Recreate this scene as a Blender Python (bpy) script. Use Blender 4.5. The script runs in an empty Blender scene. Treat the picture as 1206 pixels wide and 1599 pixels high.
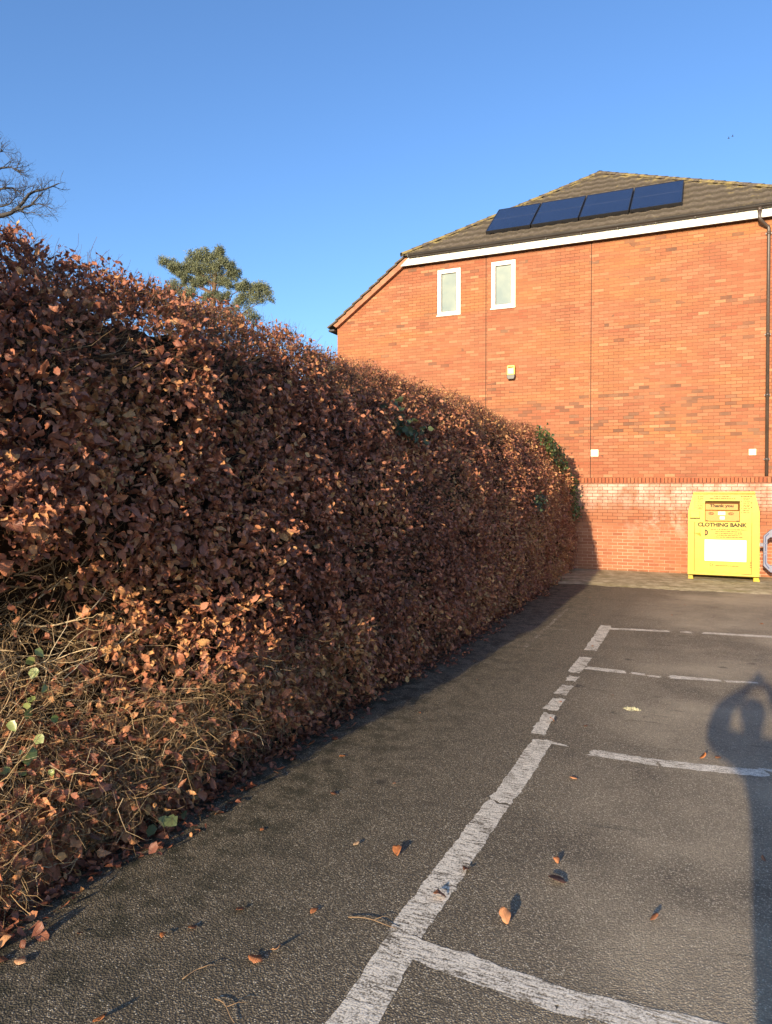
import bpy, bmesh, math, random
import numpy as np
from mathutils import Vector, Matrix
random.seed(7); RNG = np.random.default_rng(11)
S = bpy.context.scene; COL = S.collection
R = math.radians
# ------------------------------------------------------------------ helpers
def tag(o, label=None, cat=None, group=None, kind=None):
    if label: o['label'] = label
    if cat: o['category'] = cat
    if group: o['group'] = group
    if kind: o['kind'] = kind
    return o
def empty(name, loc, label, cat, group=None, rz=0):
    o = bpy.data.objects.new(name, None); COL.objects.link(o)
    o.location = loc; o.rotation_euler.z = rz; o.empty_display_size = .2
    return tag(o, label, cat, group)
def link(name, me, mat, parent=None):
    o = bpy.data.objects.new(name, me); COL.objects.link(o)
    if mat: 
        me.materials.clear(); me.materials.append(mat)
    if parent:
        o.parent = parent
        o.matrix_parent_inverse = Matrix.Translation(-Vector(parent_world(parent)))
    return o
def parent_world(p):
    return Vector(p.location) if p.type == 'EMPTY' else Vector((0, 0, 0))
class MB:                                   # collects shapes in world coordinates, links them as ONE mesh
    def __init__(s): s.v = []; s.f = []; s.sm = []
    def add(s, vs, fs, smooth=False):
        b = len(s.v); s.v += [tuple(p) for p in vs]; s.f += [tuple(b+i for i in f) for f in fs]; s.sm += [smooth]*len(fs); return s
    def box(s, x0, x1, y0, y1, z0, z1):
        return s.add([(x0,y0,z0),(x1,y0,z0),(x1,y1,z0),(x0,y1,z0),(x0,y0,z1),(x1,y0,z1),(x1,y1,z1),(x0,y1,z1)],
                     [(0,3,2,1),(4,5,6,7),(0,1,5,4),(1,2,6,5),(2,3,7,6),(3,0,4,7)])
    def prism(s, pts, y0, y1):              # polygon in x,z (counter-clockwise seen from -y) pushed along y
        n = len(pts)
        vs = [(x,y0,z) for x,z in pts]+[(x,y1,z) for x,z in pts]
        return s.add(vs, [tuple(range(n)), tuple(range(2*n-1,n-1,-1))]+[((i+1)%n,i,n+i,n+(i+1)%n) for i in range(n)])
    def tube(s, pts, r, n=10, caps=True):
        pts = [Vector(p) for p in pts]; rs = r if isinstance(r,(list,tuple)) else [r]*len(pts)
        vs = []; fs = []
        ref = None
        for i,p in enumerate(pts):
            t = (pts[min(i+1,len(pts)-1)]-pts[max(i-1,0)]).normalized()
            if ref is None: ref = t.orthogonal().normalized()
            ref = (ref-t*ref.dot(t)).normalized(); b = t.cross(ref)
            for k in range(n):
                a = 2*math.pi*k/n; vs.append(p+(ref*math.cos(a)+b*math.sin(a))*rs[i])
        for i in range(len(pts)-1):
            for k in range(n):
                fs.append((i*n+k, i*n+(k+1)%n, (i+1)*n+(k+1)%n, (i+1)*n+k))
        if caps: fs += [tuple(range(n-1,-1,-1)), tuple(range((len(pts)-1)*n, len(pts)*n))]
        return s.add(vs, fs, True)
    def build(s, name, mat, parent=None, bevel=0, seg=2):
        me = bpy.data.meshes.new(name); me.from_pydata(s.v, [], s.f); me.update()
        me.polygons.foreach_set('use_smooth', s.sm)
        o = link(name, me, mat, parent)
        if bevel:
            m = o.modifiers.new('bevel','BEVEL'); m.width = bevel; m.segments = seg; m.limit_method = 'ANGLE'
        return o
def fast_mesh(name, verts, quads, smooth=False, attrs=None):
    me = bpy.data.meshes.new(name)
    nv, nf, k = len(verts), len(quads), quads.shape[1]
    me.vertices.add(nv); me.vertices.foreach_set('co', np.ascontiguousarray(verts, dtype=np.float32).ravel())
    me.loops.add(nf*k); me.loops.foreach_set('vertex_index', np.ascontiguousarray(quads, dtype=np.int32).ravel())
    me.polygons.add(nf); me.polygons.foreach_set('loop_start', np.arange(0, nf*k, k, dtype=np.int32))
    if smooth: me.polygons.foreach_set('use_smooth', np.ones(nf, dtype=bool))
    for an,(typ,arr) in (attrs or {}).items():
        a = me.attributes.new(an, typ, 'POINT')
        a.data.foreach_set('value' if typ == 'FLOAT' else 'vector', np.ascontiguousarray(arr, dtype=np.float32).ravel())
    me.update(calc_edges=True); me.validate()
    return me
def norm(a): return a/np.maximum(np.linalg.norm(a, axis=-1, keepdims=True), 1e-9)
def hash3(i, j, k, s):
    h = (i*374761393 + j*668265263 + k*2147483647 + s*974634777) & 0xffffffff
    h = ((h ^ (h >> 13))*1274126177) & 0xffffffff
    return ((h ^ (h >> 16)) & 0xffff)/65535.
def vnoise(p, s=0):
    p = np.asarray(p, dtype=float); i = np.floor(p).astype(np.int64); f = p-i; f = f*f*(3-2*f); r = 0
    for a in (0,1):
        for b in (0,1):
            for c in (0,1):
                w = (f[...,0] if a else 1-f[...,0])*(f[...,1] if b else 1-f[...,1])*(f[...,2] if c else 1-f[...,2])
                r = r+w*hash3(i[...,0]+a, i[...,1]+b, i[...,2]+c, s)
    return r
def sstep(a, b, x): 
    t = np.clip((x-a)/(b-a), 0, 1); return t*t*(3-2*t)
# leaves: n curled, folded blades as one vertex/quad array
def leaves(pos, ydir, zdir, L, asp, tint, rows=5, fold=.35, curl=1.2, crinkle=.04, prof=None, twist=.0):
    n = len(pos)
    t = np.linspace(0, 1, rows)
    if prof is None: w = np.interp(t, [0,.2,.45,.7,.9,1], [.06,.36,.5,.42,.2,.02])
    else: w = np.interp(t, prof[0], prof[1])
    y = norm(ydir); z = norm(zdir-(zdir*y).sum(1,keepdims=True)*y); x = np.cross(y, z)
    fo = RNG.normal(fold, .3, n); ku = RNG.normal(0, curl, n); ku = np.where(np.abs(ku)<.08, .08, ku)
    th = ku[:,None]*t[None]; tw = RNG.normal(0, twist, n)
    py = np.sin(th)/ku[:,None]; pz = -(1-np.cos(th))/ku[:,None]
    out = np.zeros((n, rows, 3, 3))
    for c,sd in enumerate((-1,0,1)):
        ww = w[None]*asp[:,None]*(1+RNG.normal(0,.08,(n,rows)))
        lx = sd*ww*np.cos(fo)[:,None]; lz = abs(sd)*ww*np.sin(fo)[:,None]
        lz = lz+RNG.normal(0,crinkle,(n,rows))*(abs(sd)*.8+.2)
        al = tw[:,None]*(t[None]-.3); lx, lz = lx*np.cos(al)-lz*np.sin(al), lx*np.sin(al)+lz*np.cos(al)
        yy = py-np.sin(th)*lz; zz = pz+np.cos(th)*lz
        out[:,:,c,:] = lx[...,None]*x[:,None]+yy[...,None]*y[:,None]+zz[...,None]*z[:,None]
    out = out*L[:,None,None,None]+pos[:,None,None]
    lc = np.zeros((n, rows, 3, 3)); lc[...,0] = np.array([-1,0,1])[None,None]; lc[...,1] = t[None,:,None]; lc[...,2] = RNG.random(n)[:,None,None]
    tt = np.broadcast_to(tint[:,None,None], (n,rows,3))
    m = rows*3; q = []
    for r in range(rows-1):
        for c in range(2): q.append((r*3+c, r*3+c+1, (r+1)*3+c+1, (r+1)*3+c))
    q = (np.array(q)[None]+np.arange(n)[:,None,None]*m).reshape(-1,4)
    return out.reshape(-1,3), q, tt.reshape(-1), lc.reshape(-1,3)
def join_parts(parts):
    V=[];Q=[];T=[];C=[];b=0
    for v,q,t,c in parts: V.append(v);Q.append(q+b);T.append(t);C.append(c);b+=len(v)
    return np.concatenate(V),np.concatenate(Q),np.concatenate(T),np.concatenate(C)
def leaf_mesh(name, parts):
    v,q,t,c = join_parts(parts)
    return fast_mesh(name, v, q, True, {'tint':('FLOAT',t),'lc':('FLOAT_VECTOR',c)})
def tubes(paths, rad, tint, ns=3):          # paths (n,K,3), rad (n,K)
    n,K,_ = paths.shape
    tg = np.gradient(paths, axis=1); tg = norm(tg)
    ref = norm(RNG.normal(size=(n,1,3))); ref = np.broadcast_to(ref, paths.shape)
    a = norm(np.cross(tg, ref)); b = np.cross(tg, a)
    ang = np.arange(ns)*2*np.pi/ns
    v = paths[:,:,None]+rad[:,:,None,None]*(a[:,:,None]*np.cos(ang)[:,None]+b[:,:,None]*np.sin(ang)[:,None])
    q = []
    for i in range(K-1):
        for k in range(ns): q.append((i*ns+k, i*ns+(k+1)%ns, (i+1)*ns+(k+1)%ns, (i+1)*ns+k))
    q = (np.array(q)[None]+np.arange(n)[:,None,None]*(K*ns)).reshape(-1,4)
    t = np.broadcast_to(tint[:,None,None], (n,K,ns)).reshape(-1)
    v = v.reshape(-1,3)
    return v, q, t, np.zeros_like(v)
def wander(start, d, length, K=6, bend=.5, lift=0.):
    n = len(start); d = norm(d); step = (length/(K-1))[:,None]
    p = [start]; b = RNG.normal(0, bend, (n,3))
    for i in range(K-1):
        d = norm(d+b/(K-1)+RNG.normal(0, bend*.35, (n,3))+np.array([0,0,lift])/(K-1)); p.append(p[-1]+d*step)
    return np.stack(p, 1)
# ------------------------------------------------------------------ materials
class NT:
    def __init__(s, name):
        s.m = bpy.data.materials.new(name); s.m.use_nodes = True; s.t = s.m.node_tree; s.t.nodes.clear()
        s.out = s.n('ShaderNodeOutputMaterial'); s.b = s.n('ShaderNodeBsdfPrincipled'); s.l(s.b.outputs[0], s.out.inputs[0])
    def n(s, t, **k):
        x = s.t.nodes.new(t)
        for a,v in k.items(): setattr(x, a, v)
        return x
    def l(s, a, b): s.t.links.new(a, b)
    def set(s, sock, v):
        if hasattr(v, 'is_output') or isinstance(v, bpy.types.NodeSocket): s.l(v, sock)
        else: sock.default_value = v
    def math(s, op, a, b=0., c=None, clamp=False):
        x = s.n('ShaderNodeMath', operation=op, use_clamp=clamp); s.set(x.inputs[0], a); s.set(x.inputs[1], b)
        if c is not None: s.set(x.inputs[2], c)
        return x.outputs[0]
    def mix(s, f, a, b, mode='MIX'):
        x = s.n('ShaderNodeMix', data_type='RGBA', blend_type=mode); s.set(x.inputs[0], f)
        for k,v in ((6,a),(7,b)):
            if isinstance(v, tuple): v = v if len(v)==4 else v+(1,)
            s.set(x.inputs[k], v)
        return x.outputs[2]
    def noise(s, vec, scale, detail=4, rough=.55, dist=0., col=False):
        x = s.n('ShaderNodeTexNoise'); x.inputs['Scale'].default_value=scale; x.inputs['Detail'].default_value=detail
        x.inputs['Roughness'].default_value=rough; x.inputs['Distortion'].default_value=dist
        if vec is not None: s.l(vec, x.inputs['Vector'])
        return x.outputs[1 if col else 0]
    def voro(s, vec, scale, feature='F1', out=0, rnd=1.):
        x = s.n('ShaderNodeTexVoronoi', feature=feature); x.inputs['Scale'].default_value=scale; x.inputs['Randomness'].default_value=rnd
        if vec is not None: s.l(vec, x.inputs['Vector'])
        return x.outputs[out]
    def ramp(s, f, stops, interp='LINEAR'):
        x = s.n('ShaderNodeValToRGB'); r = x.color_ramp; r.interpolation = interp
        while len(r.elements)<len(stops): r.elements.new(.5)
        for e,(p,c) in zip(r.elements, stops):
            e.position=p; e.color = (c if isinstance(c,tuple) else (c,c,c))+((1,) if not(isinstance(c,tuple) and len(c)==4) else ())
        s.set(x.inputs[0], f); return x.outputs[0]
    def map(s, v, a, b, c=0., d=1.):
        x = s.n('ShaderNodeMapRange'); x.clamp=True
        s.set(x.inputs[0], v)
        for i,q in enumerate((a,b,c,d)): x.inputs[1+i].default_value=q
        return x.outputs[0]
    def coord(s, o='Object'): return s.n('ShaderNodeTexCoord').outputs[o]
    def pos(s): return s.n('ShaderNodeNewGeometry').outputs['Position']
    def xyz(s, v):
        x = s.n('ShaderNodeSeparateXYZ'); s.l(v, x.inputs[0]); return x.outputs
    def comb(s, a, b, c=0.):
        x = s.n('ShaderNodeCombineXYZ')
        for i,q in enumerate((a,b,c)): s.set(x.inputs[i], q)
        return x.outputs[0]
    def attr(s, name, o='Fac'): return s.n('ShaderNodeAttribute', attribute_name=name).outputs[o]
    def bump(s, h, strength=.3, dist=.01, nrm=None):
        x = s.n('ShaderNodeBump'); x.inputs['Strength'].default_value=strength; x.inputs['Distance'].default_value=dist
        s.l(h, x.inputs['Height'])
        if nrm is not None: s.l(nrm, x.inputs['Normal'])
        s.l(x.outputs[0], s.b.inputs['Normal']); return x.outputs[0]
    def base(s, c, rough=.6, spec=.5, metal=0.):
        s.set(s.b.inputs['Base Color'], c if not(isinstance(c,tuple) and len(c)==3) else c+(1,))
        s.set(s.b.inputs['Roughness'], rough); s.set(s.b.inputs['Specular IOR Level'], spec); s.b.inputs['Metallic'].default_value=metal
        return s
def plain(name, c, rough=.5, spec=.5, var=.12, scale=6., bump=0., metal=0.):
    t = NT(name); p = t.pos()
    n = t.noise(p, scale, 5)
    col = t.mix(t.map(n,.3,.7), tuple(x*(1-var) for x in c), tuple(min(1,x*(1+var)) for x in c))
    t.base(col, rough, spec, metal)
    if bump: t.bump(t.noise(p, scale*12, 3), bump, .004)
    return t.m
def brick_mat(name, plinth=False):
    t = NT(name); p = t.pos(); x,y,z = t.xyz(p)
    wob = t.math('MULTIPLY', t.math('SUBTRACT', t.noise(p, 9., 2), .5), .006)
    u = t.math('DIVIDE', t.math('ADD', x, t.math('ADD', y, wob)), .225)
    zz = t.math('DIVIDE', t.math('ADD', z, wob), .075)
    row = t.math('FLOOR', zz)
    half = t.math('MULTIPLY', t.math('MODULO', row, 2.), .5)
    u2 = t.math('ADD', t.math('ADD', u, half), 200.)
    colm = t.math('FLOOR', u2)
    fx = t.math('FRACT', u2); fz = t.math('FRACT', t.math('ADD', zz, 200.))
    ed = t.math('MULTIPLY', t.math('SUBTRACT', t.noise(p, 60., 2), .5), .05)
    mx = t.math('MINIMUM', fx, t.math('SUBTRACT', 1., fx)); mz = t.math('MINIMUM', fz, t.math('SUBTRACT', 1., fz))
    face = t.math('MULTIPLY', t.map(t.math('ADD', mx, t.math('MULTIPLY', ed, .5)), .012, .030), t.map(t.math('ADD', mz, ed), .045, .095))
    wn = t.n('ShaderNodeTexWhiteNoise', noise_dimensions='3D'); t.l(t.comb(colm, row, 3.), wn.inputs['Vector'])
    wn2 = t.n('ShaderNodeTexWhiteNoise', noise_dimensions='3D'); t.l(t.comb(colm, row, 17.), wn2.inputs['Vector'])
    r1 = wn.outputs[0]; r2 = wn2.outputs[0]
    fine = t.noise(p, 35., 5, .65); big = t.noise(p, .8, 3)
    c = t.ramp(r1, [(0,(.295,.105,.056)),(.3,(.335,.128,.066)),(.7,(.36,.142,.073)),(1,(.40,.172,.092))])
    if not plinth:
        # sandier and redder bands of the same brick, course by course
        band = t.noise(t.comb(t.math('MULTIPLY',x,.18), 0., t.math('MULTIPLY',z,1.1)), 1., 3, .6)
        c = t.mix(t.map(band,.48,.66,0,.55), c, (.44,.185,.058))
        c = t.mix(t.map(band,.45,.3,0,.5), c, (.32,.085,.038))
        # smoked, darker bricks in loose clusters
        cl = t.noise(t.comb(t.math('MULTIPLY',x,.5), 2., t.math('MULTIPLY',z,1.5)), 1., 3, .6)
        band2 = t.math('MULTIPLY', t.map(z,2.7,3.3), t.map(z,4.6,3.9))
        thr = t.math('ADD', t.map(cl,.48,.70,0,.10), t.math('MULTIPLY', band2, t.map(cl,.36,.6,.04,.32)))
        dark = t.math('LESS_THAN', r2, thr)
        c = t.mix(t.math('MULTIPLY', dark, t.map(t.noise(p,3.,2),.35,.65,.45,.85)), c, t.mix(t.map(r1,0,1), (.12,.07,.048), (.20,.115,.07)))
        pale = t.math('GREATER_THAN', r2, .975)
        c = t.mix(t.math('MULTIPLY', pale, .5), c, (.50,.27,.14))
        mort = t.mix(t.map(big,.35,.65), (.15,.06,.032), (.25,.115,.06))  # mortar darkened to paint in the shade of its recessed joints
    else:
        # lime bloom: chalky patches under the coping, running down in tongues
        n1 = t.noise(t.comb(x, 0., t.math('MULTIPLY', z, .7)), 1.6, 5, .65)
        zone = t.math('MULTIPLY', t.map(z,1.38,1.74), t.map(z,2.13,2.06))
        blo = t.math('MULTIPLY', zone, t.map(n1,.38,.58))
        patch = t.math('MULTIPLY', t.math('MULTIPLY', t.map(x,-2.,-1.1), t.map(x,-.1,-.6)), t.math('MULTIPLY', t.map(z,.7,1.1), t.map(t.noise(p,3.2,5,.7),.48,.62)))
        blo = t.math('MAXIMUM', blo, t.math('MULTIPLY', patch, .6))
        blo = t.math('MULTIPLY', blo, t.map(t.math('ADD', fine, t.math('MULTIPLY', r2,.35)),.34,.68,.25,1.))
        c = t.mix(blo, c, (.62,.45,.36))
        low = t.map(z,1.25,1.0)
        mort = t.mix(low, (.12,.05,.03), t.mix(t.map(n1,.4,.6),(.42,.20,.12),(.60,.36,.24)))
        damp = t.math('MULTIPLY', t.map(z,.28,.08), t.map(t.noise(p,4.,4),.35,.6))
        c = t.mix(t.math('MULTIPLY',damp,.45), c, (.11,.085,.04))
    c = t.mix(t.map(fine,.35,.7,0,.30), c, t.mix(.5, c, (.20,.06,.03)))
    stn = t.noise(t.comb(t.math('MULTIPLY',x,1.3), y, t.math('MULTIPLY',z,.45)), 1.1, 6, .65)
    c = t.mix(t.map(stn,.50,.72,0,.38), c, t.mix(.6, c, (.13,.075,.045)))
    t.base(t.mix(face, mort, c), .88, .25)
    h = t.math('ADD', t.math('MULTIPLY', face, .7), t.math('MULTIPLY', fine, .3))
    t.bump(h, .55, .008)
    return t.m
def leaf_mat(name, stops, trans=.25, rough=.5, vein=True, spec=.4):
    t = NT(name); a = t.attr('tint'); lc = t.attr('lc','Vector'); sx,sy,sr = t.xyz(lc)
    p = t.pos()
    c = t.ramp(a, stops)
    blot = t.noise(p, 55., 3)
    c = t.mix(t.map(blot,.35,.7,0,.45), c, t.mix(.65, c, (.04,.02,.012)))
    if vein:
        ab = t.math('ABSOLUTE', sx)
        st = t.math('SINE', t.math('MULTIPLY', t.math('SUBTRACT', sy, t.math('MULTIPLY', ab, .28)), 52.))
        mid = t.map(ab, .10, .02)
        c = t.mix(t.math('MULTIPLY', t.map(st,.55,1.), .22), c, t.mix(.6, c, (.5,.3,.15)))
        c = t.mix(t.math('MULTIPLY', mid, .35), c, (.42,.24,.12))
        t.bump(t.math('ADD', st, t.math('MULTIPLY', mid, 2.)), .35, .0012)
    t.base(c, rough, spec)
    tr = t.n('ShaderNodeBsdfTranslucent'); t.l(c, tr.inputs[0])
    ms = t.n('ShaderNodeMixShader'); ms.inputs[0].default_value = trans
    t.l(t.b.outputs[0], ms.inputs[1]); t.l(tr.outputs[0], ms.inputs[2]); t.l(ms.outputs[0], t.out.inputs[0])
    return t.m
def bark_mat(name, stops):
    t = NT(name); c = t.ramp(t.attr('tint'), stops); p = t.pos()
    c = t.mix(t.map(t.noise(p, 40., 4),.35,.7,0,.5), c, t.mix(.6, c, (.03,.02,.012)))
    t.base(c, .75, .3); return t.m
def asphalt(t):
    p = t.pos(); x,y,z = t.xyz(p)
    wp = t.noise(p, 30., 2, col=True)
    q = t.n('ShaderNodeVectorMath', operation='MULTIPLY_ADD'); t.l(wp, q.inputs[0]); q.inputs[1].default_value=(.006,.006,0); t.l(p, q.inputs[2])
    v = q.outputs[0]
    cellc = t.voro(v, 118., 'F1', 1); d = t.voro(v, 118., 'F1', 0)
    cr,cg,cb = t.xyz(cellc)
    stone = t.ramp(cr, [(0,(.13,.105,.070)),(.45,(.25,.205,.138)),(.8,(.38,.315,.215)),(.93,(.55,.465,.33)),(1,(.72,.64,.48))])
    gap = t.map(d, .28, .62)
    c = t.mix(gap, stone, (.115,.092,.062))
    big = t.noise(p, .55, 5, .6); mid = t.noise(p, 3.5, 5, .6)
    c = t.mix(t.map(mid,.35,.7,0,.45), c, t.mix(.5, c, (.06,.05,.036)))
    # damp, algae-dark strip along the hedge and broad wear in the bays
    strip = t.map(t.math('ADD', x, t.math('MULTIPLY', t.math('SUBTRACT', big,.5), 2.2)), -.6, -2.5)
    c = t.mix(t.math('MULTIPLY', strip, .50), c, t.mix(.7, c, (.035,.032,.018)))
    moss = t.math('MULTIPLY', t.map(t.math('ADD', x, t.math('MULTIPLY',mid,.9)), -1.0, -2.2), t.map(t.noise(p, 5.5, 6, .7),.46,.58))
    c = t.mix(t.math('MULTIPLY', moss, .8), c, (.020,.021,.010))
    wear = t.math('MULTIPLY', t.map(x,-1.2,-.2), t.map(big,.38,.62))
    c = t.mix(t.math('MULTIPLY', wear, .50), c, (.56,.46,.31))
    far = t.map(y, 6., 12.)
    st = t.noise(t.comb(t.math('MULTIPLY',x,.5), t.math('MULTIPLY',y,1.4), 0.), 1.2, 5, .65)
    c = t.mix(t.map(st,.55,.75,0,.5), c, t.mix(.5, c, (.025,.022,.018)))
    pit = t.math('MULTIPLY', t.map(t.math('ADD', t.voro(v, 1.7, 'F1', 0), t.math('MULTIPLY', t.noise(p, 22., 4, .7), .22)), .22, .15), t.map(big,.40,.55))
    c = t.mix(t.math('MULTIPLY', pit, .75), c, (.028,.024,.018))
    smear = t.noise(t.comb(t.math('MULTIPLY',x,.9), t.math('MULTIPLY',y,4.5), 0.), 1.6, 6, .7)
    c = t.mix(t.math('MULTIPLY', t.map(smear,.60,.70), .55), c, (.045,.038,.026))
    fleck = t.math('MULTIPLY', t.math('GREATER_THAN', cg, .965), t.map(d,.5,.35))
    c = t.mix(t.math('MULTIPLY',fleck,.6), c, (.66,.59,.45))
    h = t.math('ADD', t.math('SUBTRACT', 1., t.map(d,.1,.75)), t.math('MULTIPLY', cb, .5))
    h = t.math('ADD', h, t.math('MULTIPLY', t.noise(p, 260., 2), .35))
    return p, c, h, (x,y,z), d, cr
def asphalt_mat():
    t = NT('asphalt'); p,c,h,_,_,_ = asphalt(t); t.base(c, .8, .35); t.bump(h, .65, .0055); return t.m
def paint_mat(name, cover):
    t = NT(name); p,c,h,(x,y,z),d,cr = asphalt(t)
    ang = t.comb(t.math('MULTIPLY', x, 9.), t.math('MULTIPLY', y, 55.), 0.)
    scr = t.noise(ang, 1.3, 4, .6)
    spk = t.noise(p, 110., 3, .6); big = t.noise(p, 6., 4)
    m = t.math('ADD', t.math('ADD', t.math('MULTIPLY', scr, .62), t.math('MULTIPLY', spk, .42)), t.math('MULTIPLY', big, .35))
    m = t.map(m, cover-.06, cover+.04)
    m = t.math('MULTIPLY', m, t.map(d,.80,.55,.35,1.))
    pc = t.mix(t.map(t.noise(p,18.,5,.7),.3,.7), (.66,.585,.46), (.88,.80,.65))
    pc = t.mix(t.map(scr,.55,.4,0,.45), pc, (.42,.385,.32))
    t.base(t.mix(m, c, pc), .75, .35); t.bump(t.math('ADD',t.math('MULTIPLY',h,.6),t.math('MULTIPLY',scr,2.)), .30, .004); return t.m
M = {}
M['brick'] = brick_mat('house_brick'); M['plinth_brick'] = brick_mat('boundary_brick', True)
BEECH = [(0,(.105,.038,.025)),(.35,(.325,.118,.074)),(.65,(.50,.195,.108)),(.88,(.62,.30,.125)),(1,(.74,.47,.20))]
M['beech'] = leaf_mat('beech_leaf', BEECH, .20, .42, True, .32)
M['fallen'] = leaf_mat('fallen_beech_leaf', [(0,(.07,.03,.02)),(.5,(.33,.13,.06)),(.8,(.62,.22,.07)),(1,(.70,.50,.30))], .15, .5)
M['ivy'] = leaf_mat('ivy_leaf', [(0,(.020,.036,.016)),(.5,(.07,.12,.028)),(1,(.30,.34,.11))], .2, .35, False, .5)
M['ivy_dark'] = leaf_mat('dark_ivy_leaf', [(0,(.028,.040,.020)),(.5,(.055,.082,.036)),(1,(.11,.14,.055))], .12, .55, False, .5)
M['pine'] = leaf_mat('pine_needle', [(0,(.12,.145,.10)),(.5,(.235,.26,.155)),(1,(.38,.385,.18))], .2, .6, False, .2)
M['twig'] = bark_mat('twig_bark', [(0,(.06,.038,.024)),(.5,(.17,.105,.055)),(.8,(.46,.31,.155)),(1,(.64,.52,.34))])
M['bark'] = bark_mat('tree_bark', [(0,(.045,.042,.045)),(1,(.085,.08,.075))])
M['pine_bark'] = bark_mat('pine_bark', [(0,(.10,.06,.04)),(1,(.22,.12,.07))])
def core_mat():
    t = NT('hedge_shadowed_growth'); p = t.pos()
    c = t.mix(t.noise(p, 30., 5), (.018,.011,.007), (.06,.034,.020)); t.base(c, .95, .1)  # near-black paints the deep shade inside the hedge into the colour
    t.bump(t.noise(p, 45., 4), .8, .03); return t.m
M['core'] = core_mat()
M['asphalt'] = asphalt_mat()
M['paint'] = paint_mat('worn_white_paint', .65); M['paint_thin'] = paint_mat('very_worn_white_paint', .66); M['paint_faint'] = paint_mat('ghost_white_paint', .80)
def pavement_mat():
    t = NT('mossy_concrete'); p = t.pos(); x,y,z = t.xyz(p)
    n = t.noise(p, 5., 6, .65); f = t.noise(p, 70., 4, .6)
    s = t.noise(t.comb(t.math('MULTIPLY',x,.6), t.math('MULTIPLY',y,4.), z), 2., 5, .7)
    c = t.mix(t.map(n,.33,.67), (.27,.22,.125), (.62,.53,.36))
    c = t.mix(t.map(s,.45,.65,0,.8), c, (.20,.175,.070))
    c = t.mix(t.map(f,.35,.65,0,.4), c, (.12,.10,.065))
    c = t.mix(t.math('GREATER_THAN', t.noise(p, 45., 2), .72), c, (.60,.53,.38))
    t.base(c, .9, .2); t.bump(t.math('ADD', t.math('MULTIPLY',n,1.5), f), .6, .012); return t.m
M['pavement'] = pavement_mat()
def soil_mat():
    t = NT('bare_soil'); p = t.pos()
    c = t.mix(t.noise(p,2.,6), (.035,.028,.018), (.085,.07,.04)); t.base(c, .95, .1); t.bump(t.noise(p,30.,5),.6,.02); return t.m
M['soil'] = soil_mat()
def tile_mat():
    t = NT('lichened_roof_tile'); p = t.pos(); e = t.attr('edge')
    n = t.noise(p, 2.2, 5, .6); f = t.noise(p, 28., 4, .65)
    c = t.mix(n, (.088,.070,.053), (.155,.125,.095))
    c = t.mix(t.map(f,.4,.7,0,.6), c, (.07,.057,.042))
    c = t.mix(t.math('MULTIPLY', t.map(t.noise(p, 13., 4, .7),.55,.66), .6), c, (.24,.21,.155))
    li = t.math('ADD', t.noise(p, 5., 5, .7), t.math('MULTIPLY', e, .27))
    c = t.mix(t.map(li,.62,.74,0,.8), c, t.mix(t.noise(p, 30., 2), (.27,.19,.05), (.33,.28,.13)))
    c = t.mix(t.math('MULTIPLY', t.map(t.math('ADD', t.attr('joint'), t.math('MULTIPLY', f, .35)),.62,.95), .70), c, (.040,.034,.025))
    t.base(c, .95, .15); t.bump(t.math('ADD', f, n), .5, .012); return t.m
M['tile'] = tile_mat()
M['white_upvc'] = plain('white_upvc', (.80,.77,.68), .45, .4, .04, 4.)
M['fascia'] = plain('cream_fascia', (.80,.77,.69), .55, .35, .06, 1.5)
M['black_plastic'] = plain('black_gutter_plastic', (.035,.030,.027), .4, .5, .25, 3.)
M['pipe'] = plain('brown_black_pipe', (.075,.056,.045), .38, .5, .25, 2.)
M['joint'] = plain('dark_mastic', (.05,.03,.022), .8, .2)
M['mortar'] = plain('verge_mortar', (.36,.17,.10), .9, .2, .2, 9., .3)
def glass_mat():
    t = NT('obscured_window_glass'); p = t.pos()
    n = t.noise(p, 1.6, 3, .5)
    c = t.mix(t.map(n,.35,.65), (.19,.235,.21), (.30,.33,.26)); t.base(c, .12, .5); t.bump(t.noise(p,25.,2),.08,.003); return t.m
M['glass'] = glass_mat()
def solar_mat():
    t = NT('solar_cells'); o = t.coord('Generated'); x,y,z = t.xyz(o); p = t.pos()
    gx = t.math('FRACT', t.math('MULTIPLY', x, 6.)); gy = t.math('FRACT', t.math('MULTIPLY', y, 10.))
    line = t.math('MAXIMUM', t.math('GREATER_THAN', gx, .97), t.math('GREATER_THAN', gy, .98))
    half = t.math('LESS_THAN', t.math('ABSOLUTE', t.math('SUBTRACT', y, .5)), .006)
    c = t.mix(t.noise(p, 1.5, 3), (.012,.022,.058), (.018,.030,.075))
    c = t.mix(t.math('MULTIPLY', line, .35), c, (.04,.045,.07)); c = t.mix(t.math('MULTIPLY',half,.5), c, (.12,.13,.17))
    t.base(c, .16, .5); return t.m
M['solar'] = solar_mat()
M['solar_frame'] = plain('black_anodised_frame', (.018,.018,.02), .4, .5)
def yellow_mat():
    t = NT('yellow_painted_steel'); p = t.pos(); x,y,z = t.xyz(p)
    n = t.noise(p, 3., 5, .6)
    c = t.mix(t.map(n,.3,.7), (.46,.335,.008), (.52,.38,.011))
    dirt = t.math('MULTIPLY', t.map(t.noise(p, 16., 5, .7),.58,.72), .35)
    c = t.mix(dirt, c, (.45,.30,.03))
    st = t.noise(t.comb(t.math('MULTIPLY',x,22.), 0., t.math('MULTIPLY',z,.9)), 1., 4, .6)
    c = t.mix(t.map(st,.62,.78,0,.4), c, (.50,.34,.03))
    low = t.math('MULTIPLY', t.map(z,.34,.16), t.map(t.noise(p, 11., 4),.4,.65))
    c = t.mix(t.math('MULTIPLY', low, .55), c, (.33,.22,.05))
    t.base(c, .42, .5); t.bump(t.noise(p, 2.5, 3), .12, .02); return t.m
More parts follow.
